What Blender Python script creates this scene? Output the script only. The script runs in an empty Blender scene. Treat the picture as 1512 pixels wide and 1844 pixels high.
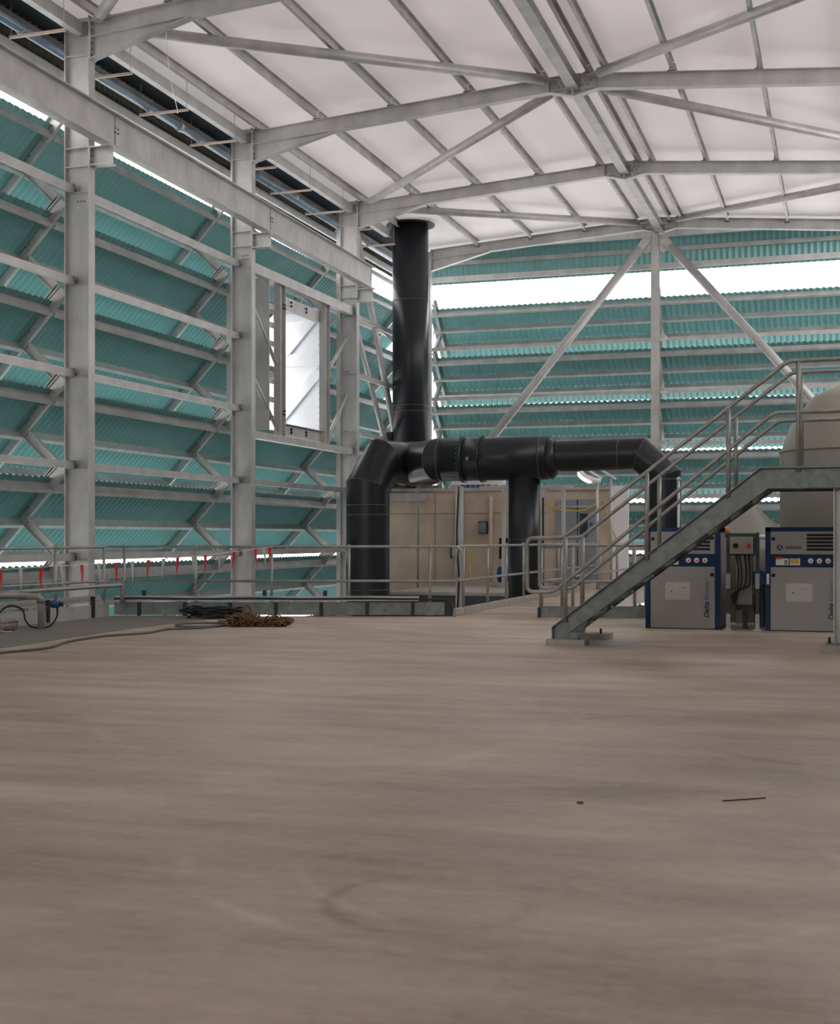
import bpy, bmesh, math, random
from mathutils import Vector, Matrix
random.seed(7)
S = bpy.context.scene
C = S.collection
PI = math.pi

# ---------------------------------------------------------------- camera
cam_d = bpy.data.cameras.new('camera')
cam = bpy.data.objects.new('camera', cam_d)
C.objects.link(cam)
cam.location = (0, 0, 1.25)
cam.rotation_euler = (PI/2, 0, math.radians(18))
cam_d.sensor_fit = 'HORIZONTAL'
cam_d.sensor_width = 36
cam_d.lens = 36*2354/1512
cam_d.shift_y = 45/1512
cam_d.clip_end = 500
S.camera = cam

# ---------------------------------------------------------------- sky, exposure
S.view_settings.view_transform = 'Standard'
S.view_settings.look = 'None'
S.view_settings.gamma = 1
S.view_settings.use_curve_mapping = False
S.view_settings.exposure = 0.5
world = bpy.data.worlds.new('sky')
S.world = world
world.use_nodes = True
wn = world.node_tree.nodes
bg = wn['Background']
bg.inputs['Strength'].default_value = 3.2
bg.inputs['Color'].default_value = (1.0, 0.975, 0.975, 1)
S.cycles.use_denoising = True
S.cycles.max_bounces = 8
S.cycles.diffuse_bounces = 6
S.cycles.sample_clamp_indirect = 8

# ---------------------------------------------------------------- materials
def mat(name, col, rough=.5, metal=0., var=0., scale=4., col2=None, bump=0., stretch=(1, 1, 1), spec=.5, emit=None, trans=0.):
    m = bpy.data.materials.new(name)
    m.use_nodes = True
    nt = m.node_tree
    N, L = nt.nodes, nt.links
    b = N['Principled BSDF']
    b.inputs['Base Color'].default_value = (*col, 1)
    b.inputs['Roughness'].default_value = rough
    b.inputs['Metallic'].default_value = metal
    b.inputs['Specular IOR Level'].default_value = spec
    tc = N.new('ShaderNodeTexCoord')
    mp = N.new('ShaderNodeMapping')
    mp.inputs['Scale'].default_value = stretch
    L.new(tc.outputs['Object'], mp.inputs['Vector'])
    nz = N.new('ShaderNodeTexNoise')
    nz.inputs['Scale'].default_value = scale
    nz.inputs['Detail'].default_value = 6
    nz.inputs['Roughness'].default_value = .62
    L.new(mp.outputs[0], nz.inputs['Vector'])
    c2 = col2 or tuple(max(0, c*(1-var)) for c in col)
    c1 = col if col2 else tuple(min(1, c*(1+var)) for c in col)
    r = N.new('ShaderNodeValToRGB')
    r.color_ramp.elements[0].position = .36
    r.color_ramp.elements[1].position = .66
    r.color_ramp.elements[0].color = (*c2, 1)
    r.color_ramp.elements[1].color = (*c1, 1)
    L.new(nz.outputs[0], r.inputs[0])
    L.new(r.outputs[0], b.inputs['Base Color'])
    if bump:
        bp = N.new('ShaderNodeBump')
        bp.inputs['Strength'].default_value = bump
        bp.inputs['Distance'].default_value = .01
        L.new(nz.outputs[0], bp.inputs['Height'])
        L.new(bp.outputs[0], b.inputs['Normal'])
    if emit:
        b.inputs['Emission Color'].default_value = (*emit[0], 1)
        b.inputs['Emission Strength'].default_value = emit[1]
    if trans:
        t = N.new('ShaderNodeBsdfTranslucent')
        L.new(r.outputs[0], t.inputs['Color'])
        mx = N.new('ShaderNodeMixShader')
        mx.inputs[0].default_value = trans
        L.new(b.outputs[0], mx.inputs[1])
        L.new(t.outputs[0], mx.inputs[2])
        L.new(mx.outputs[0], N['Material Output'].inputs['Surface'])
    return m

M = {}
M['galv'] = mat('galvanised_steel', (.48, .465, .45), .46, .30, .15, 2.2, stretch=(1, 1, .6))
M['galv_rail'] = mat('galvanised_rail', (.34, .325, .30), .45, .4, .15, 6)
M['galv_dark'] = mat('weathered_galvanised_steel', (.20, .215, .205), .5, .4, .22, 8)
M['pennant_grey'] = mat('clear_pennant', (.50, .49, .48), .5, 0, .05, 5)
M['cable_grey'] = mat('grey_cable', (.12, .11, .10), .6, 0, .15, 5)
M['teal'] = mat('teal_cladding', (.135, .285, .28), .28, .2, .08, .8, stretch=(1, 1, 3), spec=.9, trans=.07)
M['shade_cladding'] = mat('shade_toned_cladding', (.085, .075, .055), .6, 0., .15, 2)  # unlit cladding under the left eave, its shade put into the brown colour
M['roof'] = mat('white_roof_lining', (.88, .85, .85), .6, 0, .03, .5, trans=.20)
M['shade_toned_soffit'] = mat('shade_toned_soffit', (.05, .065, .08), .6, 0, .15, 2)  # shadow on the outer roof underside, painted as a dark colour
M['concrete'] = mat('cast_concrete', (.50, .40, .31), .85, 0, .12, 1.6, bump=.15)
M['kerb'] = mat('pale_concrete', (.42, .38, .34), .85, 0, .14, 5, bump=.2)
M['hdpe'] = mat('black_plastic_pipe', (.018, .02, .024), .34, 0, .12, 1.5, stretch=(1, 1, .4), spec=.3)
M['blue'] = mat('blue_paint', (.004, .028, .085), .45, 0, .06, 3, spec=.25)
M['grey_paint'] = mat('light_grey_paint', (.33, .31, .30), .5, 0, .03, 1.5)
M['beige'] = mat('beige_tank_shell', (.29, .265, .225), .45, 0, .05, 1)
M['black'] = mat('black_rubber', (.012, .012, .014), .5, 0, .1, 6)
M['slot'] = mat('vent_black', (.006, .006, .007), .8, 0, .1, 6)
M['white'] = mat('white_paint', (.78, .77, .76), .5, 0, .03, 2)
M['white_panel'] = mat('bright_sheet_steel', (.80, .80, .84), .4, .25, .05, 1.4)
M['red'] = mat('red_plastic', (.62, .02, .02), .5, 0, .08, 6)
M['orange'] = mat('orange_lens', (.75, .28, .02), .3, 0, .08, 9)
M['yellow'] = mat('yellow_plastic', (.62, .42, .05), .5, 0, .1, 9)
M['rust'] = mat('rusty_iron', (.26, .14, .06), .9, .1, 0, 30, col2=(.08, .045, .025), bump=.6)
M['door'] = mat('grey_door_paint', (.25, .26, .29), .5, 0, .05, 2)
M['glass'] = mat('dark_glass', (.03, .05, .05), .12, 0, .1, 3)
M['lamp'] = mat('lit_lamp', (1, .9, .8), .4, 0, 0, 3, emit=((1, .78, .6), 14))
M['paper'] = mat('paper', (.52, .50, .48), .7, 0, .03, 3)
M['text_dark'] = mat('dark_lettering', (.03, .035, .06), .5, 0, .05, 9)
M['text_blue'] = mat('blue_lettering', (.07, .14, .24), .5, 0, .05, 9)
M['text_teal'] = mat('teal_lettering', (.10, .26, .26), .5, 0, .05, 9)
M['bluekit'] = mat('blue_enamel', (.02, .09, .30), .4, 0, .1, 9)
M['hose'] = mat('hose_fabric', (.34, .32, .30), .8, 0, .2, 14)
M['timber'] = mat('tan_hanger_rail', (.52, .40, .32), .6, .1, .1, 9)
M['green_box'] = mat('dark_green_paint', (.025, .045, .045), .5, 0, .08, 9)
M['ground'] = mat('outside_ground', (.60, .60, .60), .9, 0, .1, .2)
M['copper'] = mat('brown_pipe', (.30, .20, .14), .5, .3, .1, 9)

# the main floor: dusty power-floated concrete with swept streaks and tyre arcs
def floor_material():
    m = bpy.data.materials.new('dusty_concrete_floor')
    m.use_nodes = True
    nt = m.node_tree
    N, L = nt.nodes, nt.links
    b = N['Principled BSDF']
    tc = N.new('ShaderNodeTexCoord')
    def noise(scale, stretch, detail=5, rot=0):
        mp = N.new('ShaderNodeMapping')
        mp.inputs['Scale'].default_value = stretch
        mp.inputs['Rotation'].default_value = (0, 0, rot)
        L.new(tc.outputs['Object'], mp.inputs['Vector'])
        nz = N.new('ShaderNodeTexNoise')
        nz.inputs['Scale'].default_value = scale
        nz.inputs['Detail'].default_value = detail
        nz.inputs['Roughness'].default_value = .6
        L.new(mp.outputs[0], nz.inputs['Vector'])
        return nz.outputs[0]
    def math_(op, a, b_, clamp=False):
        n = N.new('ShaderNodeMath')
        n.operation = op
        n.use_clamp = clamp
        for i, v in enumerate((a, b_)):
            if hasattr(v, 'links'):
                L.new(v, n.inputs[i])
            else:
                n.inputs[i].default_value = v
        return n.outputs[0]
    big = noise(.35, (1, 1, 1))
    streak = noise(1.1, (.45, 1.9, 1), 6, math.radians(-14))
    fine = noise(14, (1, 1, 1), 4)
    v = math_('ADD', math_('MULTIPLY', big, .38), math_('MULTIPLY', streak, .49))
    v = math_('ADD', v, math_('MULTIPLY', fine, .13))
    sep = N.new('ShaderNodeSeparateXYZ')
    L.new(tc.outputs['Object'], sep.inputs[0])
    mask = math_('MULTIPLY', math_('SUBTRACT', noise(.9, (1, 1, 1), 3), .47), 7, True)
    ring = None
    for cx, cy, rad, w, amp in ((-1.2, 5.1, 1.35, .06, .07), (-1.0, 5.0, 1.05, .05, .06), (-.4, 5.2, .75, .05, .05),
                                (-4.4, 9.5, 2.1, .10, .06), (-3.2, 8.2, 1.6, .08, .05), (-2.4, 10.0, 1.3, .07, -.05),
                                (-1.35, 4.25, .34, .05, -.08), (-4.8, 8.0, 2.9, .09, .05), (.2, 8.6, 1.2, .09, -.05)):
        dx = math_('SUBTRACT', sep.outputs[0], cx)
        dy = math_('SUBTRACT', sep.outputs[1], cy)
        d = math_('SQRT', math_('ADD', math_('MULTIPLY', dx, dx), math_('MULTIPLY', dy, dy)), 0)
        d = math_('ADD', d, math_('MULTIPLY', big, .25))
        e = math_('ABSOLUTE', math_('SUBTRACT', d, rad+.12), 0)
        e = math_('SUBTRACT', 1, math_('DIVIDE', e, w), True)
        e = math_('MULTIPLY', math_('MULTIPLY', e, mask), amp*1.1)
        ring = e if ring is None else math_('ADD', ring, e)
    v = math_('ADD', v, ring)
    r = N.new('ShaderNodeValToRGB')
    cr = r.color_ramp
    cr.elements[0].position = .40
    cr.elements[0].color = (.31, .232, .172, 1)
    cr.elements[1].position = .61
    cr.elements[1].color = (.62, .495, .395, 1)
    e = cr.elements.new(.5)
    e.color = (.47, .365, .288, 1)
    L.new(v, r.inputs[0])
    L.new(r.outputs[0], b.inputs['Base Color'])
    rr = N.new('ShaderNodeMapRange')
    rr.inputs['To Min'].default_value = .38
    rr.inputs['To Max'].default_value = .55
    L.new(streak, rr.inputs['Value'])
    L.new(rr.outputs[0], b.inputs['Roughness'])
    b.inputs['Specular IOR Level'].default_value = .5
    return m
M['floor'] = floor_material()

# ---------------------------------------------------------------- mesh builder
class B:
    def __init__(s):
        s.v, s.f, s.sm = [], [], []
    def add(s, vs, fs, smooth=False):
        n = len(s.v)
        s.v += [Vector(v) for v in vs]
        s.f += [[n+i for i in f] for f in fs]
        s.sm += [smooth]*len(fs)
        return s
    def box(s, x0, x1, y0, y1, z0, z1):
        return s.add([(x0, y0, z0), (x1, y0, z0), (x1, y1, z0), (x0, y1, z0), (x0, y0, z1), (x1, y0, z1), (x1, y1, z1), (x0, y1, z1)],
                     [(0, 3, 2, 1), (4, 5, 6, 7), (0, 1, 5, 4), (1, 2, 6, 5), (2, 3, 7, 6), (3, 0, 4, 7)])
    def prism(s, poly, p0, p1, ux, uy):
        """extrude a 2D outline (list of (a,b)) from p0 to p1, a along ux, b along uy"""
        p0, p1, ux, uy = Vector(p0), Vector(p1), Vector(ux), Vector(uy)
        n = len(poly)
        vs = [p0+ux*a+uy*b for a, b in poly]+[p1+ux*a+uy*b for a, b in poly]
        fs = [[i, (i+1) % n, n+(i+1) % n, n+i] for i in range(n)]
        fs += [list(range(n))[::-1], list(range(n, 2*n))]
        return s.add(vs, fs)
    def frame(s, p0, p1, up):
        d = (Vector(p1)-Vector(p0)).normalized()
        up = Vector(up)
        uy = (up-d*up.dot(d)).normalized()
        return d.cross(uy), uy
    def bar(s, p0, p1, w, h, up=(0, 0, 1)):
        ux, uy = s.frame(p0, p1, up)
        return s.prism([(-w/2, -h/2), (w/2, -h/2), (w/2, h/2), (-w/2, h/2)], p0, p1, ux, uy)
    def ibeam(s, p0, p1, h, b, up=(0, 0, 1), tw=.012, tf=.02):
        ux, uy = s.frame(p0, p1, up)
        H, W, t = h/2, b/2, tw/2
        return s.prism([(-W, -H), (W, -H), (W, -H+tf), (t, -H+tf), (t, H-tf), (W, H-tf), (W, H), (-W, H), (-W, H-tf), (-t, H-tf), (-t, -H+tf), (-W, -H+tf)], p0, p1, ux, uy)
    def channel(s, p0, p1, h, b, up=(0, 0, 1), side=1, t=.01):
        """web centred on the line, flanges pointing to side*ux"""
        ux, uy = s.frame(p0, p1, up)
        ux = ux*side
        H = h/2
        return s.prism([(0, -H), (b, -H), (b, -H+t), (t, -H+t), (t, H-t), (b, H-t), (b, H), (0, H)], p0, p1, ux, uy)
    def tube(s, pts, r, n=12, cap=True, closed=False):
        pts = [Vector(p) for p in pts]
        m = len(pts)
        rs = r if isinstance(r, (list, tuple)) else [r]*m
        base = len(s.v)
        prev = None
        for i, p in enumerate(pts):
            if closed:
                a = (pts[(i+1) % m]-pts[i-1]).normalized()
            else:
                t0 = (pts[i]-pts[i-1]).normalized() if i else None
                t1 = (pts[i+1]-pts[i]).normalized() if i < m-1 else None
                a = ((t0 or t1)+(t1 or t0)).normalized()
            if prev is None:
                u = a.orthogonal().normalized()
            else:
                u = (prev-a*prev.dot(a)).normalized()
            prev = u
            w = a.cross(u)
            k = 1.
            if not closed and 0 < i < m-1:
                co = max(.4, math.cos(t0.angle(t1)/2))
                bend = (t1-t0)
                bn = bend.normalized() if bend.length > 1e-6 else None
            else:
                bn = None
            for j in range(n):
                an = 2*PI*j/n
                o = (u*math.cos(an)+w*math.sin(an))*rs[i]
                if bn is not None:
                    o += bn*(o.dot(bn)*(1/co-1))
                s.v.append(p+o)
        rng = m if closed else m-1
        for i in range(rng):
            for j in range(n):
                a0 = base+i*n+j
                a1 = base+i*n+(j+1) % n
                b0 = base+((i+1) % m)*n+j
                b1 = base+((i+1) % m)*n+(j+1) % n
                s.f.append([a0, a1, b1, b0])
                s.sm.append(True)
        if cap and not closed:
            s.f.append([base+j for j in range(n)][::-1])
            s.f.append([base+(m-1)*n+j for j in range(n)])
            s.sm += [False, False]
        return s
    def lathe(s, c, prof, n=48):
        c = Vector(c)
        base = len(s.v)
        for r, z in prof:
            for j in range(n):
                a = 2*PI*j/n
                s.v.append(c+Vector((r*math.cos(a), r*math.sin(a), z)))
        for i in range(len(prof)-1):
            for j in range(n):
                s.f.append([base+i*n+j, base+i*n+(j+1) % n, base+(i+1)*n+(j+1) % n, base+(i+1)*n+j])
                s.sm.append(True)
        s.f.append([base+j for j in range(n)][::-1])
        s.f.append([base+(len(prof)-1)*n+j for j in range(n)])
        s.sm += [False, False]
        return s
    def disc(s, c, r, ax=(0, -1, 0), h=.01, n=20):
        c, ax = Vector(c), Vector(ax)
        return s.tube([c, c+ax*h], r, n)
    def ball(s, c, r, n=10):
        prof = [(max(.001, r*math.sin(PI*i/8)), -r*math.cos(PI*i/8)) for i in range(9)]
        return s.lathe(c, prof, n)
    def bolts(s, pts, ax, r=.016, h=.02):
        for p in pts:
            s.disc(p, r, ax, h, 6)
        return s
    def obj(s, name, m, parent=None, origin=None):
        if parent is not None:
            o0 = Vector(origin_of(parent))
        elif origin is not None:
            o0 = Vector(origin)
        else:
            o0 = Vector((0, 0, 0))
        me = bpy.data.meshes.new(name)
        me.from_pydata([v-o0 for v in s.v], [], s.f)
        me.update()
        bm = bmesh.new()
        bm.from_mesh(me)
        bmesh.ops.recalc_face_normals(bm, faces=bm.faces)
        bm.to_mesh(me)
        bm.free()
        me.polygons.foreach_set('use_smooth', s.sm)
        me.materials.append(m)
        o = bpy.data.objects.new(name, me)
        C.objects.link(o)
        if parent is not None:
            o.parent = parent
        else:
            o.location = o0
        return o

def origin_of(o):
    p = Vector((0, 0, 0))
    while o is not None:
        p += o.location
        o = o.parent
    return p

def tag(o, label, cat, group=None, kind=None):
    if label: o['label'] = label
    if cat: o['category'] = cat
    if group: o['group'] = group
    if kind: o['kind'] = kind
    return o

def thing(name, loc, label, cat, group=None):
    o = bpy.data.objects.new(name, None)
    o.empty_display_size = .2
    C.objects.link(o)
    o.location = loc
    return tag(o, label, cat, group)

def struct(name, b, m):
    o = b.obj(name, m)
    o['kind'] = 'structure'
    return o

def copy_tree(o, parent=None):
    c = o.copy()
    C.objects.link(c)
    if parent is not None:
        c.parent = parent
    for ch in [x for x in kids.get(o.name, [])]:
        copy_tree(ch, c)
    return c
kids = {}
def register(root):
    for ch in root.children:
        kids.setdefault(root.name, []).append(ch)
        register(ch)

def dup(root, loc, label, group=None):
    if root.name not in kids:
        register(root)
    c = copy_tree(root)
    c.location = loc
    c['label'] = label
    if group: c['group'] = group
    return c

def arc(c, r, a0, a1, n, ax, ay):
    c, ax, ay = Vector(c), Vector(ax), Vector(ay)
    return [c+ax*(r*math.cos(a0+(a1-a0)*i/n))+ay*(r*math.sin(a0+(a1-a0)*i/n)) for i in range(n+1)]

def rounded(pts, r=.1, n=5):
    pts = [Vector(p) for p in pts]
    out = [pts[0]]
    for i in range(1, len(pts)-1):
        a, p, c = pts[i-1], pts[i], pts[i+1]
        u, w = (a-p), (c-p)
        k = min(r, u.length*.45, w.length*.45)
        p0, p1 = p+u.normalized()*k, p+w.normalized()*k
        for j in range(n+1):
            t = j/n
            out.append(p0*(1-t)**2+p*2*t*(1-t)+p1*t*t)
    out.append(pts[-1])
    return out

def smooth_path(pts, n=6):
    P = [Vector(p) for p in pts]
    P = [P[0]*2-P[1]]+P+[P[-1]*2-P[-2]]
    out = []
    for i in range(1, len(P)-2):
        p0, p1, p2, p3 = P[i-1], P[i], P[i+1], P[i+2]
        for j in range(n):
            t = j/n
            out.append(.5*((2*p1)+(p2-p0)*t+(2*p0-5*p1+4*p2-p3)*t*t+(3*p1-p0-3*p2+p3)*t**3))
    out.append(P[-2])
    return out

ORD = ['first', 'second', 'third', 'fourth', 'fifth', 'sixth', 'seventh', 'eighth', 'ninth']
COLY = [18.23+6*k for k in range(4)]         # the four column lines of the left wall
XW = -11.655                                 # centre of the left columns
LEV = [8.15-1.475*i for i in range(7)]       # top edge of each louvre row

# ================================================================ SETTING
b = B().box(-60, 60, -50, 110, -4.4, -4.2)
struct('ground', b, M['ground'])
# main slab: left edge along the wall, front edge slightly skewed, then the walkway to the rear
KA, KB = Vector((-11.0, 18.18, 0)), Vector((-5.85, 19.73, 0))
poly = [(-11.0, -14), (3.2, -14), (3.2, 24.5), (-2.75, 24.5), (-2.75, 20.28), (-4.5, 19.88), (-4.5, 33), (-5.85, 33), (-5.85, 19.73), (-11.0, 18.18)]
n = len(poly)
b = B()
b.add([(x, y, 0) for x, y in poly]+[(x, y, -.3) for x, y in poly],
      [list(range(n)), list(range(n, 2*n))[::-1]]+[[i, (i+1) % n, n+(i+1) % n, n+i] for i in range(n)])
bm = bmesh.new()
me = bpy.data.meshes.new('floor')
me.from_pydata(b.v, [], b.f)
bm.from_mesh(me)
bmesh.ops.triangulate(bm, faces=[f for f in bm.faces if len(f.verts) > 4])
bmesh.ops.recalc_face_normals(bm, faces=bm.faces)
bm.to_mesh(me)
bm.free()
me.materials.append(M['floor'])
fl = bpy.data.objects.new('floor', me)
C.objects.link(fl)
fl['kind'] = 'structure'
# lower floor level under the ducts
struct('floor', B().box(-14, 3.2, 16, 40, -2.6, -2.4), M['kerb'])
# rear deck in front of the plant room
struct('floor', B().box(-10.0, -5.95, 28.3, 33, -.07, 0), M['kerb'])
M['deck_steel'] = mat('dark_grey_steel', (.06, .07, .07), .6, .2, .1, 2)
t = thing('deck_edge_beam', (-8, 28.35, -1.2), 'dark grey steel beam carrying the rear deck, seen behind the railings', 'beam')
B().box(-10.0, -5.95, 28.33, 28.5, -1.2, -.07).obj('beam', M['deck_steel'], t)
# darker screed patch along the left edge
b = B()
pp = [(-10.98, 8), (-9.0, 12.47), (-9.2, 15.21), (-9.23, 16.8), (-9.05, 18.68), (-10.98, 18.12)]
b.prism([(x, y) for x, y in pp], (0, 0, .001), (0, 0, .006), (1, 0, 0), (0, 1, 0))
M['screed'] = mat('grey_screed', (.21, .185, .165), .8, 0, .10, 1.2)
struct('floor', b, M['screed'])

# roof: two slopes (underside), z above the purlins
def ztop(x):
    return 9.48+.068*(x+11.43) if x < -4.85 else 9.93-.086*(x+4.85)
def roof_b(x0, x1, y0, y1, lift=.185, th=.06):
    z0, z1 = ztop(x0)+lift, ztop(x1)+lift
    return B().prism([(x0, z0), (x1, z1), (x1, z1+th), (x0, z0+th)], (0, y0, 0), (0, y1, 0), (1, 0, 0), (0, 0, 1))
struct('ceiling', roof_b(-12.0, -4.851, -14, 36.5), M['roof'])
struct('ceiling', roof_b(-4.849, 3.4, -14, 36.5), M['roof'])
# eave soffit beyond the columns, shade painted dark, and its gable upstand
struct('ceiling', B().box(-13.0, -12.0, -14, 38.2, 9.62, 9.7), M['shade_toned_soffit'])
struct('ceiling', B().box(-12.0, 3.4, 36.5, 38.2, 10.2, 10.28), M['shade_toned_soffit'])
# unseen walls around the camera; heights and dark tone set to shape the daylight
M['dark_wall'] = mat('dark_wall', (.12, .12, .12), .8, 0, .1, 1)
struct('wall_back', B().box(-14, 3.6, -14.2, -14, -2.4, 4.6), M['dark_wall'])
struct('wall_right', B().box(3.4, 3.6, -14, 13, -2.4, 10.4), M['dark_wall'])
struct('wall_right', B().box(3.4, 3.6, 13, 38, -2.4, 6.8), M['teal'])
struct('wall_left', B().box(-12.9, -12.7, -14, 12.85, -2.4, 9.6), M['teal'])

# ================================================================ COLUMNS
def column(k, label):
    y = COLY[k]
    t = thing('steel_column', (XW, y, -2.4), label, 'column', None)
    B().ibeam((XW, y, -2.4), (XW, y, 9.55), .45, .18, up=(1, 0, 0), tw=.012, tf=.018).obj('shaft', M['galv'], t)
    b = B()
    for z in (8.93, 7.46, 7.16):
        b.box(XW-.205, XW+.205, y-.085, y+.085, z-.008, z+.008)
    b.obj('stiffener', M['galv'], t)
    return t
names = ['pale grey steel column standing nearest on the left, between the bunting and the louvres',
         'second steel column from the left, with the framed opening beginning on its right',
         'third steel column from the left, rising just left of the black duct elbow',
         'steel corner column mostly hidden behind the tall black flue']
cols = [column(k, names[k]) for k in range(4)]
for k, t in enumerate(cols[:3]):
    y = COLY[k]
    # crane bracket
    b = B().ibeam((XW+.225, y, 7.31-.05*k), (-11.04, y, 7.31-.05*k), .30, .18)
    b.box(XW+.225, XW+.245, y-.09, y+.09, 7.14, 7.48)
    b.obj('bracket', M['galv'], t)
    b = B()
    for zz in (7.22, 7.31, 7.40):
        for dy in (-.06, .05):
            b.disc((XW+.245, y+dy, zz), .016, (1, 0, 0), .02, 6)
    for i in range(3):
        for z in ((6.98, 6.90) if k else (6.62,)):
            b.disc((XW-.02+i*.06, y-.006, z), .013, (0, -1, 0), .02, 6)
    for z in (6.80, 5.34, 3.86, 2.40, .93):
        b.disc((XW-.10, y-.02, z), .014, (0, -1, 0), .02, 6)
        b.disc((XW-.05, y-.02, z), .014, (0, -1, 0), .02, 6)
    b.obj('bolt_group', M['galv_dark'], t)
    b = B()
    for z in (6.75, 5.28, 3.81, 2.34, .87):
        b.box(XW-.15, XW-.0, y-.018, y-.006, z+.0, z+.11)
        b.box(XW-.15, XW+.18, y-.09, y-.006, z-.008, z+.0)
    b.obj('cleat', M['galv'], t)
# short stub bracket flange plates welded low on the first column
# ================================================================ CRANE BEAM
t = thing('crane_runway_beam', (-11.2, 5, 7.49), 'long deep steel crane runway beam running across the columns on the left', 'beam')
def rz(y): return 7.53-.0087*(y-15.5)        # underside of the beam
B().ibeam((-11.2, 5, rz(5)+.28), (-11.2, 30.55, rz(30.55)+.28), .55, .2, tw=.012, tf=.022).obj('beam', M['galv'], t)
b = B()
for y in COLY[:3]:
    yy = y-.05
    for dy in (0, .09):
        for dz in (0, .07):
            b.disc((-11.194, yy+.35+dy, rz(y)+.27+dz), .016, (1, 0, 0), .02, 6)
b.obj('bolt_group', M['galv_dark'], t)
b = B()
for y in COLY[:3]:
    b.box(-11.19, -11.185, y+.30, y+.31, rz(y)+.03, rz(y)+.53)
b.obj('splice_line', M['galv_dark'], t)

# ================================================================ RAFTERS
ZL = [0, 0, 0, .10]
def rafter_left(k, label):
    y = COLY[k]
    dz = ZL[k]
    xa, xb = -11.42, -4.85
    t = thing('roof_rafter', (xa, y, 9.2), label, 'rafter', 'roof rafters')
    za, zb = ztop(xa)+dz, ztop(xb-.01)+dz
    B().ibeam((xa, y, za-.14), (xb, y, zb-.14), .28, .17, tw=.012, tf=.014).obj('beam', M['galv'], t)
    b = B()
    b.prism([(xa, za-.28), (-9.68, ztop(-9.68)+dz-.28), (xa, za-.61)], (0, y-.006, 0), (0, y+.006, 0), (1, 0, 0), (0, 0, 1))
    ang = Vector((-9.68-xa, 0, (ztop(-9.68)+dz-.28)-(za-.61)))
    b.bar((xa, y, za-.61), (-9.68, y, ztop(-9.68)+dz-.285), .17, .014)
    b.obj('haunch', M['galv'], t)
    b = B().box(xa-.01, xa+.015, y-.09, y+.09, za-.63, za+.02)
    b.obj('end_plate', M['galv'], t)
    b = B()
    for i in range(6):
        for dy in (-.055, .055):
            b.disc((xa+.015, y+dy, za-.56+i*.1), .015, (1, 0, 0), .022, 6)
    b.obj('bolt_group', M['galv_dark'], t)
    return t
def rafter_right(k, label):
    y = COLY[k]
    dz = ZL[k]
    xa, xb = -4.85, 3.3
    t = thing('roof_rafter', (xa, y, 9.6), label, 'rafter', 'roof rafters')
    za, zb = ztop(xa+.001)+dz, ztop(xb)+dz
    B().ibeam((xa, y, za-.14), (xb, y, zb-.14), .28, .17, tw=.012, tf=.014).obj('beam', M['galv'], t)
    b = B()
    # ridge haunch plates dipping to a point under the ridge
    b.prism([(-5.3, za-.30), (-4.83, 9.50+dz), (-4.35, za-.31)], (0, y-.006, 0), (0, y+.006, 0), (1, 0, 0), (0, 0, 1))
    b.bar((-5.3, y, za-.30), (-4.83, y, 9.505+dz), .17, .014)
    b.bar((-4.83, y, 9.505+dz), (-4.35, y, za-.31), .17, .014)
    b.box(-4.865, -4.835, y-.09, y+.09, 9.5+dz, za)
    b.box(-5.31, -5.295, y-.085, y+.085, za-.30, za-.03)
    b.box(-4.36, -4.345, y-.085, y+.085, za-.32, za-.04)
    b.obj('ridge_haunch', M['galv'], t)
    b = B()
    for i in range(4):
        for sx in (-1, 1):
            b.disc((-4.85+sx*(.18+.05*i), y-.01, 9.72-.0*i+dz+(i % 2)*.07), .014, (0, -1, 0), .02, 6)
    b.obj('bolt_group', M['galv_dark'], t)
    return t
pos = ['at the first column from the left', 'meeting the second column from the left', 'meeting the third column before the black flue', 'against the gable end wall']
for k in range(4):
    rafter_left(k, 'left half of the sloping roof rafter '+pos[k])
for k in range(1, 4):
    rafter_right(k, ['', 'right half of the nearest visible roof rafter, beyond the ridge', 'right half of the middle roof rafter, beyond the ridge',
                     'right half of the rearmost roof rafter, over the gable post'][k])
rafter_right(0, 'right half of the nearest roof rafter, above the edge of the view')

# ================================================================ PURLINS (one per bay, laid on the rafters)
PX = [-11.28, -9.99, -8.43, -6.88, -5.43, -4.55, -4.22, -3.0, -1.45, .1, 1.65]
bayname = ['bay nearest the camera', 'between first and second rafters', 'between second and third rafters', 'rearmost bay']
pxname = ['along the left eave', 'second from the left eave', 'third from the left eave', 'fourth from the left eave', 'just left of the ridge', 'just right of the ridge',
          'second right of the ridge', 'third right of the ridge', 'fourth right of the ridge', 'fifth right of the ridge', 'sixth right of the ridge']
for i, x in enumerate(PX):
    z = ztop(x)
    root = None
    for k in range(4):
        y0 = 12.25 if k == 0 else COLY[k-1]+.02
        L_ = 5.95
        if k == 0: y0 = COLY[0]-6+.02
        lab = 'roof purlin '+pxname[i]+', '+bayname[k]
        if i == 0 and k == 3:       # trimmed in front of the flue
            t = thing('roof_purlin', (x, y0, z), lab, 'purlin', 'roof purlins')
            B().channel((x-.03, y0, z+.09), (x-.03, 32.85, z+.09), .18, .065, side=1, t=.008).obj('rail', M['galv'], t)
            continue
        if root is None:
            root = thing('roof_purlin', (x, y0, z), lab, 'purlin', 'roof purlins')
            b = B().channel((x-.03, y0, z+.09), (x-.03, y0+L_, z+.09), .18, .065, side=1, t=.008)
            b.obj('rail', M['galv'], root)
            b = B()
            b.box(x-.05, x-.035, y0+L_-.12, y0+L_+.02, z-.0, z+.13)
            b.box(x-.09, x+.05, y0+L_-.10, y0+L_+.0, z-.0, z+.008)
            b.obj('cleat', M['galv_dark'], root)
        else:
            dup(root, (x, y0, z), lab)
for i, x in enumerate(PX):
    pass
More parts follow.
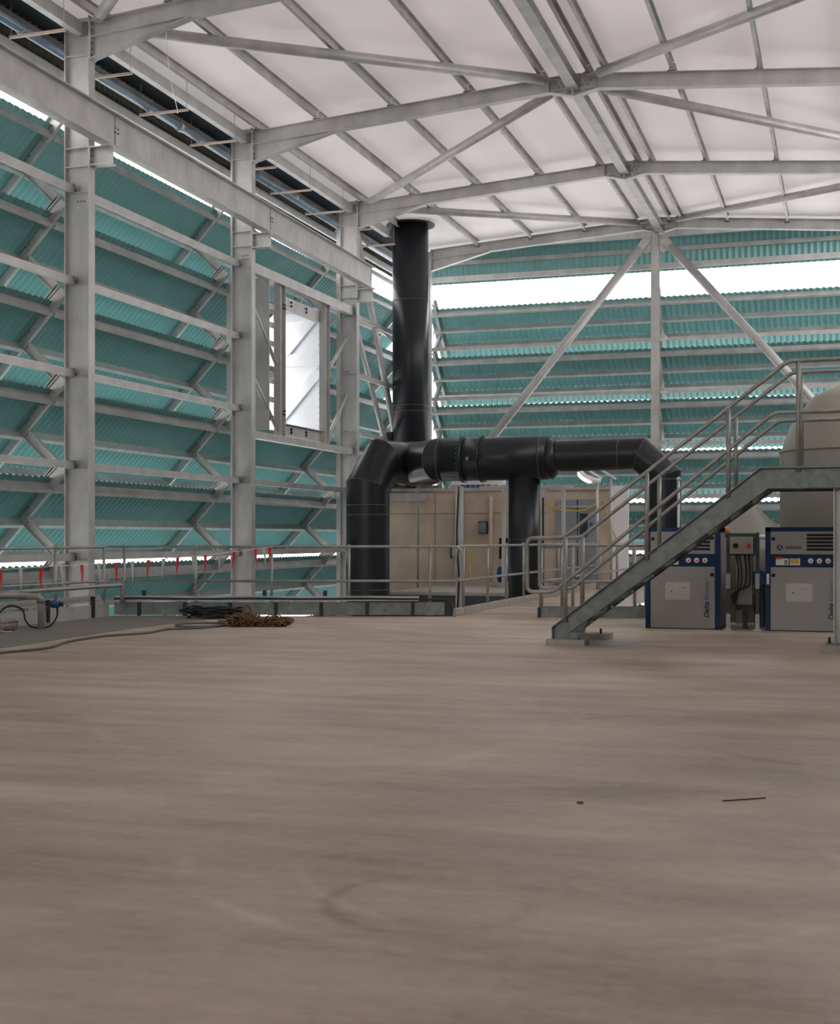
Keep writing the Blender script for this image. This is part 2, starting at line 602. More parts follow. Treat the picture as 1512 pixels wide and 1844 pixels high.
# ridge beams between the rafters
for k in range(1, 4):
    y0, y1 = COLY[k-1]+.05, COLY[k]-.05
    t = thing('ridge_beam', (-4.83, y0, 9.62), 'broad ridge beam '+['', 'nearest the camera, running in from the top of the picture', 'between the middle two rafters', 'ending above the gable post'][k], 'beam', 'ridge beams')
    B().ibeam((-4.83, y0, 9.72), (-4.83, y1, 9.72), .2, .2, tw=.012, tf=.014).obj('beam', M['galv'], t)
    B().box(-4.95, -4.7, y1-.02, y1+.0, 9.6, 9.84).obj('end_plate', M['galv_dark'], t)
# eave beams (left)
for k in range(4):
    y1 = COLY[k]-.1
    y0 = y1-5.8
    if k == 3: y1 = 32.85
    t = thing('eave_beam', (-11.6, y0, 9.25), 'pale eave beam along the top of the left wall, '+['ending at the first column', 'between the first and second columns', 'between the second and third columns', 'beyond the third column'][k], 'beam', 'eave beams')
    B().channel((-11.52, y0, 9.34), (-11.52, y1, 9.34), .2, .13, side=-1).obj('beam', M['galv'], t)
    B().bar((-11.52, y1-.02, 9.34), (-11.52, y1+.03, 9.34), .14, .2).obj('end_plate', M['galv_dark'], t)

# ================================================================ ROOF BRACING TUBES
def brace(p0, p1, r, label, name='roof_brace', plate=True):
    p0, p1 = Vector(p0), Vector(p1)
    t = thing(name, p0, label, 'brace')
    d = (p1-p0).normalized()
    B().tube([p0+d*.25, p1-d*.25], r, 16).obj('tube', M['galv'], t)
    if plate:
        up = Vector((0, 0, 1)) if abs(d.z) < .5 else Vector((0, 1, 0))
        for q, s_ in ((p0, 1), (p1, -1)):
            B().bar(q-d*s_*.05, q+d*s_*.33, r*1.9, .016, up=up).bolts([q+d*s_*.05+Vector((0, 0, -.01))], (0, 0, -1)).obj('gusset', M['galv'], t)
    return t
RY = COLY
brace((-11.25, RY[0]+.1, 9.40), (-5.15, RY[1]-.12, 9.80), .092, 'thick tubular roof brace from the first column to the ridge of the second rafter')
brace((-11.25, RY[0]-.15, 9.42), (-5.15, RY[0]-5.8, 9.80), .092, 'tubular roof brace stub above the first column at the top left corner')
brace((-11.15, RY[2]-.15, 9.42), (-5.2, RY[1]+.15, 9.72), .092, 'tubular roof brace rising from the third column to the nearer ridge point')
brace((-4.5, RY[1]+.15, 9.72), (2.4, RY[2]-.15, 9.25), .092, 'tubular roof brace falling right from the nearer ridge point')
brace((-4.5, RY[1]-.15, 9.82), (2.4, RY[0]+.15, 9.35), .092, 'tubular roof brace rising out of the top of the picture, right of the ridge')
brace((-11.15, RY[2]+.15, 9.40), (-5.2, RY[3]-.2, 9.86), .092, 'slim tubular roof brace crossing in front of the top of the black flue')
brace((-4.5, RY[3]-.2, 9.90), (2.4, RY[2]+.15, 9.30), .092, 'tubular roof brace to the right of the gable post top')

# ================================================================ LOUVRES
def tf_left(t_, o, z): return Vector((-12.6-o, t_, z))
def tf_end(t_, o, z): return Vector((t_, 37.8+o, z))
PITCH, AMP = .17, .024
def sheet(tf, t0, t1, a, o0, z0, o1, z1, rows=1):
    """corrugated sheet between (o0,z0) and (o1,z1) in the section plane"""
    nx, nz = -(z1-z0), (o1-o0)
    l = math.hypot(nx, nz)
    nx, nz = nx/l, nz/l
    prof = [(0, -1), (.22, -1), (.36, 1), (.72, 1), (.86, -1)]
    prof = [(0, -1), (.14, -1), (.32, -.1), (.5, 1), (.64, 1), (.82, -.1)]
    ts = []
    k = 0
    while True:
        done = False
        for u, h in prof:
            x = t0+(k+u)*PITCH
            if x > t1:
                done = True
                break
            ts.append((x, h))
        if done: break
        k += 1
    if t1-ts[-1][0] > .005: ts.append((t1, .3))
    b = B()
    for x, h in ts:
        for (o, z) in ((o0, z0), (o1, z1)):
            b.v.append(tf(x, o+nx*h*AMP, a+z+nz*h*AMP))
    for i in range(len(ts)-1):
        b.f.append([2*i, 2*i+2, 2*i+3, 2*i+1])
        b.sm.append(False)
    return b
def zpurlin(b, tf, t0, t1, a, o, z, h=.18, fl=.07, sx=.7071, sz=-.7071):
    """web perpendicular to the slope, starting at sheet point (o,z), going inward-down; lip down-slope"""
    # inward-down direction in (o,z): (-s, -s); down-slope: (s,-s)
    s_ = .7071
    p = []
    def q(dn, ds): return (o-s_*dn+s_*ds, a+z-s_*dn-s_*ds)
    th = .008
    prof = [q(0, 0), q(h, 0), q(h, fl), q(h-th, fl), q(h-th, th), q(0, th)]
    base = len(b.v)
    n_ = len(prof)
    for t_ in (t0, t1):
        for (oo, zz) in prof:
            b.v.append(tf(t_, oo, zz))
    for i in range(n_):
        b.f.append([base+i, base+(i+1) % n_, base+n_+(i+1) % n_, base+n_+i])
        b.sm.append(False)
    b.f.append([base+i for i in range(n_)])
    b.f.append([base+n_+i for i in range(n_)])
    b.sm += [False, False]
    return b
def louvre(tf, t0, t1, a, rails, label, group):
    t = thing('corrugated_louvre', tf(t0, 0, a), label, 'louvre', group)
    sheet(tf, t0, t1, a, 0, 0, 1.33, -1.34).obj('corrugated_sheet', M['teal'], t)
    for d in rails:
        b = B()
        zpurlin(b, tf, t0+.02, t1-.02, a, d, -d-.035)
        b.obj('rail', M['galv'], t)
    return t
FR = [y+.65 for y in COLY]      # frame lines of the left cladding
bays = [(12.88, FR[0]), (FR[0], FR[1]), (FR[1], FR[2]), (FR[2], 38.5)]
bn = ['left of the first column', 'between first and second columns', 'between second and third columns', 'between third column and corner']
rowname = ['top row', 'second row down', 'third row down', 'fourth row down', 'fifth row down', 'row behind the guard rail', 'lowest row']
for k, (t0, t1) in enumerate(bays):
    root = None
    for i, a in enumerate(LEV):
        lab = 'teal louvre on left wall %s, %s' % (bn[k], rowname[i])
        if k == 2 and i in (1, 2):   # the framed opening interrupts these rows
            louvre(tf_left, 29.6, t1, a, (.06, .64, 1.22), 'short teal louvre right of the framed opening, '+('upper' if i == 1 else 'lower')+' of the two', 'teal louvres of the left wall')
            louvre(tf_left, t0, 28.2, a, (.06, .64, 1.22), 'short teal louvre behind the second column, beside the framed opening, '+('upper' if i == 1 else 'lower')+' one', 'teal louvres of the left wall')
            continue
        if root is None:
            root = louvre(tf_left, t0, t1, a, (.06, .64, 1.22), lab, 'teal louvres of the left wall')
        else:
            dup(root, tf_left(t0, 0, a), lab)
ebays = [(-12.0, -5.08), (-5.08, 3.3)]
en = ['left of the gable post', 'right of the gable post']
for k, (t0, t1) in enumerate(ebays):
    root = None
    for i, a in enumerate(LEV):
        lab = 'teal louvre of rear gable %s, %s' % (en[k], ['top row', 'second row down', 'third row down', 'fourth row down', 'fifth row down', 'second row up', 'bottom row'][i])
        if root is None:
            root = louvre(tf_end, t0, t1, a, (.05, .48, .90), lab, 'teal louvres of the rear gable wall')
        else:
            dup(root, tf_end(t0, 0, a), lab)
# upper vertical cladding above the daylight slit
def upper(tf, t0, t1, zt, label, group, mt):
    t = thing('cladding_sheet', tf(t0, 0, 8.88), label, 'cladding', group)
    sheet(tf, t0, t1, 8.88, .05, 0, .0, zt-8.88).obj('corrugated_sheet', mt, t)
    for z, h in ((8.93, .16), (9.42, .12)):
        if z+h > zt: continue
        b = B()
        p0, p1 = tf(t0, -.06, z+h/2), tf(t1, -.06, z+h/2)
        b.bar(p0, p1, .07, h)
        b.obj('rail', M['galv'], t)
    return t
for k, (t0, t1) in enumerate(bays):
    upper(tf_left, t0, t1, 9.62, 'shade-toned cladding band under the left eave, '+bn[k], 'upper cladding bands of the left wall', M['shade_cladding'])
for k, (t0, t1) in enumerate(ebays):
    t = upper(tf_end, t0, t1, 10.2, 'dark teal cladding band above the gable daylight strip, '+en[k], 'upper cladding bands of the gable', M['teal'])
t = thing('gable_beam', (-12, 37.0, 9.75), 'pale horizontal beam behind the rearmost rafter across the gable top', 'beam')
B().channel((-12, 36.95, 9.80), (3.3, 36.95, 9.80), .24, .1, side=-1).obj('beam', M['galv'], t)
B().bar((-12, 37.02, 10.0), (3.3, 37.02, 10.0), .1, .14).obj('upper_rail', M['galv'], t)

# zigzag frames that carry the louvres
def zig(tf, tl, label, group, levels=LEV, post=True, side=1):
    t = thing('louvre_support_frame', tf(tl, -.3, -2.4), label, 'frame', group)
    def pt(o, z, d=0): return tf(tl+d, o, z)
    for a in levels:
        # arm: inner lower line from (-.235, -.02) slope 46 deg to o=1.22
        o0, z0, o1, z1 = -.22, .167, 1.25, -1.37
        nrm = 0
        b = B()
        p0, p1 = pt(o0+nrm, a+z0+nrm), pt(o1+nrm, a+z1+nrm)
        tdir = (pt(0, 0, 1)-pt(0, 0, 0)).normalized()
        up = (p1-p0).cross(tdir).normalized()
        b.channel(p0, p1, .26, .08, up=up, side=side)
        b.obj('arm', M['galv'], t)
        b = B()
        q0, q1 = pt(.50, a-.71), pt(-.08, a-1.25)
        up = (q1-q0).cross(tdir).normalized()
        b.channel(q0, q1, .17, .07, up=up, side=side)
        q2, q3 = pt(-.17, a-1.24), pt(.06, a-1.46)
        b.bar(q2, q3, .1, .02, up=(q3-q2).cross(tdir))
        b.obj('strut', M['galv'], t)
        b = B()
        nd = pt(0, 0, -1)-pt(0, 0, 0)
        for o, z in ((.10, -.20), (.16, -.26), (.50, -.56), (.44, -.50), (.40, -.70), (.46, -.76)):
            b.disc(pt(o, a+z), .018, nd, .02, 6)
        b.obj('bolt_group', M['galv_dark'], t)
    if post:
        B().bar(pt(-.42, -2.4), pt(-.42, 9.5), .12, .12, up=pt(1, 0)-pt(0, 0)).obj('post', M['galv'], t)
    return t
for k in range(3):
    zig(tf_left, FR[k], 'zigzag steel frame carrying the louvre rows, seen just left of the %s column' % ORD[k], 'zigzag louvre frames of the left wall')
zig(tf_left, 36.9, 'zigzag steel frame carrying the louvre rows in the corner behind the black flue', 'zigzag louvre frames of the left wall')
zig(tf_end, -11.80, 'zigzag steel frame of the gable louvres beside the black flue', 'zigzag louvre frames of the gable', side=-1, post=False)
zig(tf_end, -5.10, 'zigzag steel frame of the gable louvres behind the gable post', 'zigzag louvre frames of the gable', side=-1, post=False)

# horizontal wall bars between columns
def wallbar(p0, p1, h, w, label, group):
    t = thing('side_rail', p0, label, 'rail', group)
    B().bar(p0, p1, w, h).obj('bar', M['galv'], t)
    e = (Vector(p1)-Vector(p0)).normalized()
    b = B()
    for q, s_ in ((Vector(p0), 1), (Vector(p1), -1)):
        b.bar(q-e*.0, q+e*s_*.02, w+.05, h+.03)
    b.obj('end_plate', M['galv_dark'], t)
    return t
zn = ['highest', 'second down', 'third down', 'fourth down', 'lowest']
for k in range(4):
    y1 = COLY[k]-.1
    y0 = y1-5.8
    for i, z in enumerate((6.75, 5.28, 3.81, 2.34, .87)):
        if k == 2 and i in (0, 1, 2): continue
        wallbar((-11.74, y0, z+.06), (-11.74, y1, z+.06), .115, .09, 'horizontal wall rail %s, %s' % (['left of the first column', 'between first and second columns', 'between second and third columns', 'beyond the third column'][k], zn[i]), 'horizontal rails of the left wall')
wallbar((-11.6, COLY[1]+.1, 6.78), (-11.6, COLY[2]-.1, 6.82), .21, .16, 'heavy steel beam along the top of the framed opening', None)
wallbar((-11.6, COLY[1]+.1, 3.36), (-11.6, COLY[2]-.1, 3.36), .15, .16, 'heavy steel beam along the bottom of the framed opening', None)
for k, (x0, x1) in enumerate(((-11.7, -5.05), (-4.75, 3.2))):
    for i, z in enumerate((6.75, 5.28, 3.81, 2.34, .87)):
        wallbar((x0, 36.98, z+.05), (x1, 36.98, z+.05), .10, .08, 'horizontal rail of the gable wall %s, %s' % (en[k], zn[i]), 'horizontal rails of the gable wall')
wallbar((-12.29, 30.8, 8.50), (-12.29, 37, 8.50), .10, .08, 'thin rail crossing the daylight slit behind the flue', None)

# gable post and its braces
t = thing('gable_post', (-4.97, 36.3, -.3), 'slender white-grey steel post in the middle of the rear gable', 'column')
B().ibeam((-4.97, 36.3, -.3), (-4.97, 36.3, 9.75), .2, .22, up=(0, 1, 0), tf=.014).obj('shaft', M['galv'], t)
b = B()
for sx in (-1, 1):
    b.prism([(sx*.1, 9.55), (sx*.38, 9.45), (sx*.42, 9.25), (sx*.25, 9.05), (sx*.1, 9.15)], (-4.97, 36.2, 0), (-4.97, 36.215, 0), (1, 0, 0), (0, 0, 1))
b.obj('gusset', M['galv'], t)
for z in (6.75, 5.28, 3.81, 2.34, .87):
    B().box(-5.06, -4.72, 36.4, 36.94, z+.0, z+.10).obj('cleat', M['galv'], t)
    B().box(-11.72, -11.60, 36.32, 36.94, z+.0, z+.10).obj('cleat', M['galv'], cols[3])
b = B()
for sx in (-1, 1):
    for i in range(3):
        for j in range(2):
            b.disc((-4.97+sx*(.2+.06*i), 36.2, 9.38-.07*i+.08*j), .014, (0, -1, 0), .02, 6)
b.obj('bolt_group', M['galv_dark'], t)
brace((-5.2, 36.15, 9.42), (-11.45, 36.0, 1.75), .115, 'thick diagonal tube falling left from the gable post to behind the horizontal duct', 'diagonal_brace')
brace((-4.72, 36.15, 9.42), (2.1, 36.0, 1.5), .115, 'thick diagonal tube falling right from the gable post behind the handrails', 'diagonal_brace')
brace((-11.80, 30.75, 9.55), (-11.80, 36.0, .95), .085, 'diagonal wall tube beside the black flue, descending from the crane beam end', 'diagonal_brace')
brace((-11.98, 30.42, 8.05), (-11.98, 36.1, .97), .07, 'shorter diagonal wall tube left of the black flue', 'diagonal_brace')

# ================================================================ FRAMED OPENING between second and third columns
t = thing('opening_frame', (-11.65, 26.0, 3.4), 'galvanised frame of the tall opening between the second and third columns', 'frame')
for y in (26.02, 28.59):
    B().ibeam((-11.65, y, 3.43), (-11.65, y, 6.72), .28, .16, up=(0, 1, 0), tf=.014).obj('post', M['galv'], t)
for z in (6.42, 3.60):
    b = B().channel((-11.72, 26.2, z), (-11.72, 28.45, z), .26, .10, side=-1 if z > 5 else 1)
    b.obj('cross_rail', M['galv'], t)
b = B()
for y in (26.75, 27.6):
    for z in (6.38, 6.46, 3.57, 3.64):
        b.disc((-11.70, y, z), .03, (1, 0, 0), .02, 8)
for y in (25.98, 26.08):
    for z in (6.2, 6.28, 3.9, 3.98):
        b.disc((-11.56, y, z), .02, (1, 0, 0), .02, 6)
b.obj('bolt_group', M['slot'], t)
for (y0, z0, y1, z1) in ((24.45, 6.2, 25.85, 4.95), (24.45, 4.75, 25.9, 3.55), (30.0, 6.15, 28.75, 5.15), (30.0, 4.75, 28.75, 3.55)):
    B().tube([(-11.65, y0, z0), (-11.65, y1, z1)], .045, 10).obj('strut', M['galv'], t)
# white panel behind it
t = thing('braced_white_panel', (-12.6, 29.5, 3.3), 'bright white sheet-metal panel with diagonal stiffeners seen through the framed opening', 'panel')
B().box(-13.9, -12.12, 29.50, 29.52, 3.72, 6.80).obj('sheet', M['white_panel'], t)
b = B().box(-13.9, -12.12, 29.44, 29.5, 5.42, 5.72)
b.obj('middle_band', M['white_panel'], t)
B().box(-13.9, -11.95, 29.40, 29.5, 6.52, 6.70).obj('top_band', M['white_panel'], t)
B().box(-12.12, -11.95, 29.38, 29.52, 3.6, 6.80).obj('edge_post', M['white_panel'], t)
for z in (0, 1.47):
    b = B()
    b.bar((-13.35, 29.46, 3.95+z), (-12.15, 29.46, 5.28+z), .06, .24, up=(-1, 0, 1))
    b.obj('diagonal_stiffener', M['white_panel'], t)
b = B()
for i in range(22):
    b.disc((-12.17, 29.5, 3.6+i*.165), .012, (0, -1, 0), .015, 6)
b.obj('rivet', M['galv_dark'], t)
# grey slab left of it with ladder-like slats
t = thing('slatted_grey_panel', (-12.2, 25.0, 3.4), 'plain grey sheet panel right of the second column beside the framed opening', 'panel')
B().box(-12.6, -11.60, 25.36, 25.38, 3.52, 6.75).obj('sheet', M['galv'], t)
b = B()
for z in (6.2, 5.8, 5.4, 4.6, 4.2, 3.8):
    b.bar((-11.70, 25.40, z), (-11.70, 25.98, z), .02, .12)
b.obj('slat', M['galv'], t)

# ================================================================ SERVICE PIPE AND HANGERS under the left eave
t = thing('service_pipe', (-12.15, 12, 9.12), 'long grey-blue service pipe hung under the left eave', 'pipe')
M['pipe'] = mat('blue_grey_pipe', (.20, .27, .34), .3, .2, .1, 4)
B().tube([(-12.15, 12, 9.13), (-12.15, 25.6, 9.13)], .075, 16).tube([(-12.15, 25.9, 9.10), (-12.15, 36.5, 9.10)], .085, 16).obj('pipe_run', M['pipe'], t)
b = B()
for y in (19.15, 22.4, 27.9, 31.6):
    b.tube([(-12.15, y, 9.13), (-12.15, y+.12, 9.13)], .092, 16)
b.obj('coupling', M['galv'], t)
B().tube(rounded([(-12.15, 25.45, 9.13), (-12.15, 25.75, 9.13), (-12.15, 25.75, 9.42)], .1), .10, 12).obj('elbow', M['black'], t)
t = thing('service_cable', (-12.4, 12, 9.3), 'thin black cable above the service pipe under the left eave', 'cable')
B().tube([(-12.42, 12, 9.32), (-12.42, 36, 9.32)], .022, 6).obj('cable_run', M['black'], t)
hy = [17.38, 19.35, 21.32, 23.28, 25.2, 27.1, 29.1, 31.0, 32.8]
hroot = None
hn = ['at the top left corner, left of the first column', 'just right of the first column', 'second to the right of the first column', 'just left of the second column', 'just right of the second column', 'midway between the second and third columns', 'just left of the third column', 'just right of the third column', 'against the black flue']
for i, y in enumerate(hy):
    lab = 'tan hanger rail on thin rods, '+hn[i]
    if hroot is None:
        hroot = thing('pipe_hanger', (-11.85, y, 9.03), lab, 'hanger', 'pipe hangers under the eave')
        B().bar((-12.36, y, 9.025), (-11.36, y, 9.025), .04, .04).obj('cross_rail', M['timber'], hroot)
        for x in (-12.33, -11.39):
            B().tube([(x, y, 9.0), (x, y, 9.6)], .006, 6).obj('rod', M['timber'], hroot)
        B().tube(arc((-12.15, y-.03, 9.13), .085, 0, 2*PI, 16, (1, 0, 0), (0, 0, 1)), .008, 6).obj('pipe_clip', M['galv'], hroot)
    else:
        dup(hroot, (-11.85, y, 9.03), lab)

t = thing('hanging_cord', (-11.6, 21.3, 9.05), 'thin pale cord hanging from the nearest rafter to a hanger rail', 'cord')
B().tube(smooth_path([(-10.20, 18.4, 9.35), (-10.45, 18.9, 9.14), (-10.93, 19.9, 9.0), (-11.55, 21.28, 9.0), (-11.62, 21.3, 9.04)]), .007, 6).obj('cord_run', M['white'], t)

# ================================================================ PLANT ROOM (concrete block at the rear)
t = thing('concrete_plant_room', (-8.5, 34.5, -2.4), 'low beige cast concrete plant room at the rear under the black ducts', 'building')
B().box(-11.7, -5.63, 33, 35.7, -2.4, 2.45).obj('wall', M['concrete'], t)
B().box(-11.7, -5.6, 32.95, 35.75, 2.45, 2.54).obj('roof_slab', M['kerb'], t)
B().box(-5.63, -5.2, 33.0, 33.12, -.2, 2.55).obj('white_side_panel', M['white'], t)
b = B()
for x in (-10.3, -8.1): b.box(x-.008, x+.008, 32.988, 33.0, 0, 2.4)
b.box(-11.7, -7.3, 32.988, 33.0, 1.86, 1.875)
b.obj('formwork_joint', M['galv_dark'], t)
d = B().box(-7.02, -5.99, 32.93, 33.0, .02, 2.2).obj('door', M['door'], t)
B().box(-6.42, -6.22, 32.915, 32.93, 1.25, 1.85).obj('glazing', M['glass'], d)
B().box(-6.16, -6.09, 32.915, 32.93, 1.52, 1.62).obj('sticker', M['bluekit'], d)
B().box(-6.49, -6.47, 32.915, 32.93, .02, 2.2).obj('leaf_joint', M['slot'], d)
B().box(-7.0, -6.1, 32.90, 32.93, 2.0, 2.05).obj('door_closer', M['galv'], d)
B().box(-8.55, -8.32, 32.97, 33.0, .68, 1.22).obj('dark_window', M['slot'], t)
B().box(-8.36, -8.33, 32.955, 32.97, 1.02, 1.06).obj('indicator_light', M['lamp'], t)
B().box(-11.6, -10.5, 32.9, 33.0, 2.2, 2.42).obj('lintel', M['kerb'], t)

def pipe_thing(name, pts, r, m, label, cat='pipe', n=10, rr=.1, extra=None):
    t = thing(name, pts[0], label, cat)
    B().tube(rounded(pts, rr), r, n).obj('tube', m, t)
    return t
pipe_thing('conduit', [(-10.0, 30.6, .0), (-10.0, 30.6, 2.45), (-9.8, 30.6, 2.65)], .03, M['galv_rail'], 'thin grey conduit with a bent top before the concrete wall', 'conduit', rr=.02)
def tray(name, x, y, z0, z1, w, label, cable=True):
    t = thing(name, (x, y, z0), label, 'cable tray')
    b = B().channel((x, y, z0), (x, y, z1), w, .05, up=(1, 0, 0), side=1)
    b.obj('tray', M['galv'], t)
    if cable:
        B().tube(smooth_path([(x-.02, y-.03, z0+.02), (x+.0, y-.03, z0+(z1-z0)*.3), (x-.03, y-.03, z0+(z1-z0)*.6), (x-.0, y-.03, z1)]), .014, 8).obj('cable', M['black'], t)
    return t
tray('vertical_cable_tray', -9.62, 32.9, .1, 2.35, .2, 'vertical cable tray on the concrete wall with a black cable, behind the first conduit')
tray('vertical_cable_tray', -6.02, 20.6, 0, 2.08, .12, 'tall vertical cable tray rising behind the gap between the two railings')
pipe_thing('conduit', [(-8.75, 32.85, .0), (-8.75, 32.85, 2.3)], .05, M['concrete'], 'beige vertical pipe on the concrete wall right of the tall cable tray', 'conduit')
t = thing('junction_box', (-9.0, 32.85, 1.25), 'small dark green box on the concrete wall beside the beige pipe', 'box')
B().box(-9.07, -8.85, 32.82, 33.0, 1.33, 1.66).obj('body', M['green_box'], t)
B().box(-9.05, -8.87, 32.81, 32.82, 1.36, 1.63).obj('lid', M['galv_dark'], t)
t = thing('socket_box', (-9.75, 32.85, .75), 'small pale switch box low on the concrete wall', 'box')
B().box(-9.8, -9.66, 32.86, 33.0, .75, .98).obj('body', M['galv'], t)
B().box(-9.84, -9.8, 32.84, 32.95, .70, 1.0).obj('bracket', M['black'], t)
t = thing('roof_top_equipment', (-8.8, 33.3, 2.54), 'cluttered pale cable rack with blue fittings on top of the plant room', 'equipment')
B().box(-9.9, -8.5, 33.2, 33.5, 2.62, 2.78).obj('cover', M['white'], t)
b = B()
for i in range(14):
    x = -9.0+i*.11
    b.bar((x, 33.1, 2.56+.05*math.sin(i*2.1)), (x+.12, 33.15, 2.6+.06*math.cos(i*1.7)), .03, .03)
b.box(-9.3, -7.4, 33.08, 33.14, 2.42, 2.5)
b.obj('rack', M['white'], t)
b = B()
for i in range(6):
    b.box(-9.6+i*.14, -9.5+i*.14, 33.0, 33.06, 2.50, 2.62)
b.obj('blue_fitting', M['bluekit'], t)
# light steel frame carrying pipework in front of the plant room
t = thing('pipe_support_frame', (-7.5, 30.9, 0), 'slim galvanised goalpost frame straddling the short vertical duct', 'frame')
B().bar((-8.5, 30.9, 2.46), (-6.2, 30.9, 2.46), .08, .08).obj('beam', M['galv'], t)
for x in (-7.9, -6.42):
    B().bar((x, 30.9, 0), (x, 30.9, 2.42), .08, .08, up=(0, 1, 0)).obj('post', M['galv'], t)
B().bar((-6.92, 30.9, 0), (-6.92, 30.9, 2.2), .04, .04, up=(0, 1, 0)).obj('thin_post', M['black'], t)
B().prism([(-.15, .22), (.15, .22), (.03, 0), (-.03, 0)], (-6.92, 30.88, 2.2), (-6.92, 30.92, 2.2), (1, 0, 0), (0, 0, 1)).obj('gusset', M['galv'], t)
t = thing('yellow_hose', (-6.9, 32.7, 1.9), 'thin yellow hose draped across the grey door', 'hose')
B().tube(smooth_path([(-7.3, 32.8, 2.1), (-6.9, 32.75, 1.95), (-6.3, 32.72, 1.92), (-5.8, 32.75, 2.15), (-5.7, 32.7, 1.9), (-5.5, 32.7, 1.3), (-5.35, 32.75, .95)]), .018, 6).obj('tube', M['yellow'], t)
t = thing('low_yellow_hose', (-9.25, 32.8, .1), 'yellow hose standing against the concrete wall behind the left railing', 'hose')
B().tube(smooth_path([(-9.3, 32.85, 1.2), (-9.28, 32.8, .8), (-9.3, 32.8, .4), (-9.2, 32.7, .05)]), .02, 6).obj('tube', M['yellow'], t)
t = thing('blue_pump', (-7.7, 31.6, .0), 'dark blue pump set low behind the walkway railing', 'pump')
B().tube([(-8.2, 31.6, .32), (-7.5, 31.6, .32)], .2, 16).obj('casing', M['bluekit'], t)
B().box(-8.4, -7.0, 31.4, 31.8, 0, .12).obj('plinth', M['kerb'], t)
B().tube([(-7.5, 31.6, .32), (-7.1, 31.6, .32)], .14, 12).obj('motor', M['black'], t)

# ================================================================ SITE LIGHTS
def sitelight(x, y, h, lit, label):
    t = thing('site_floodlight', (x, y, 0), label, 'lamp', None)
    B().tube([(x, y, 0), (x, y, h)], .032, 10).obj('pole', M['galv'], t)
    hd = B().bar((x-.25, y-.08, h+.22), (x+.12, y, h-.02), .05, .05).obj('arm', M['white'], t)
    if lit:
        b = B()
        b.tube(smooth_path([(x-.42, y-.1, h+.16), (x-.30, y-.12, h+.02), (x-.05, y-.12, h-.08), (x+.1, y-.1, h-.06)]), [.05, .07, .08, .08, .08, .085, .085, .085, .085, .085, .085, .085, .08, .08, .075, .07, .06, .05, .04][:19], 10)
        b.obj('housing', M['white'], t)
        B().tube(smooth_path([(x-.43, y-.16, h+.12), (x-.38, y-.19, h+.03), (x-.28, y-.2, h-.05), (x-.14, y-.19, h-.11)]), .026, 8).obj('lamp_tube', M['lamp'], t)
    return t
sitelight(-5.62, 31.0, 2.66, True, 'lit tubular site light glowing on a pole in front of the horizontal duct')
sitelight(-5.12, 30.0, 2.60, False, 'unlit tube light on a pole to the right of the glowing one')

# ================================================================ DUCTS
YD, R1 = 26.45, .455
def seg(name, pts, r, parent, n=40):
    return B().tube(pts, r, n, cap=True).obj(name, M['hdpe'], parent)
M['seam'] = mat('pipe_weld_seam', (.10, .10, .105), .3, 0, .1, 9)
def ring(pa, ax, r, parent, w=.015, h=.006, m='seam', name='weld_seam'):
    pa, ax = Vector(pa), Vector(ax).normalized()
    return B().tube([pa-ax*w/2, pa+ax*w/2], r+h, 40).obj(name, M[m], parent)
t = thing('black_duct', (-9.78, YD, -2.4), 'large black duct rising by the railing, running right across the rear and down', 'duct')
zc = 2.885
# mitred path: up, slanted, horizontal
p = [(-9.78, YD, -2.4), (-9.78, YD, 2.30), (-9.30, YD, 2.86), (-5.75, YD, zc)]
el = [Vector(q) for q in p]
xm = -9.665
def mitre(name, pts, r, parent, n=40):
    """one mesh per straight length, the lengths meeting at mitred joints"""
    full = B().tube(pts, r, n, cap=False)
    for i in range(len(pts)-1):
        q = B()
        q.v = full.v[i*n:(i+2)*n]
        q.f = [[j, (j+1) % n, n+(j+1) % n, n+j] for j in range(n)]
        q.sm = [True]*n
        q.obj(name, M['hdpe'], parent)
        if i:
            B().tube([v+(v-Vector(pts[i]))*.006 for v in full.v[i*n:(i+1)*n]], .006, 5, closed=True).obj('weld_seam', M['seam'], parent)
yr = 26.15
dr = Vector((.3, .954, 0)).normalized()
P0 = Vector((xm, yr, 0))
pts = [P0+Vector((0, 0, -2.4)), P0+Vector((0, 0, 2.30)), P0+dr*.52+Vector((0, 0, zc)), P0+dr*2.3+Vector((0, 0, zc))]
mitre('riser', pts, R1+.01, t)
for z in (1.93, 1.72, .13):
    ring((xm, yr, z), (0, 0, 1), R1+.012, t)
for s_ in (1.15, 1.32):
    ring(P0+dr*s_+Vector((0, 0, zc)), dr, R1+.012, t)
ring(P0+dr*1.62+Vector((0, 0, zc)), dr, R1+.02, t, .08, .025, name='flange')
mitre('header_return', [(-8.0, YD, zc), (-8.20, YD, zc), (-9.1, 27.5, zc), (-9.7, 28.7, zc)], R1-.01, t)
ring((-8.12, YD, zc), (1, 0, 0), R1, t)
seg('header', [(-8.05, YD, zc), (-5.8, YD, zc)], R1, t)
for x in (-7.62, -7.22):
    ring((x, YD, zc), (1, 0, 0), R1, t, .05, .035, 'hdpe', 'flange')
ring((-7.62, YD, zc), (1, 0, 0), R1+.012, t, .06, .012, 'seam', 'flange_gasket')
b = B()
for x in (-7.66, -7.18):
    for i in range(28):
        a = 2*PI*i/28
        b.disc((x, YD+math.cos(a)*(R1+.02), zc+math.sin(a)*(R1+.02)), .012, (-1 if x < -7.4 else 1, 0, 0), .02, 6)
b.obj('bolt_group', M['galv_dark'], t)
b = B().ball((-7.42, YD-R1-.01, zc-.02), .045)
b.obj('plug', M['galv_dark'], t)
ring((-5.95, YD, zc), (1, 0, 0), R1, t)
seg('reducer', [(-5.80, YD, zc), (-5.62, YD, zc+.03)], [R1, .325], t)
xr = -3.43
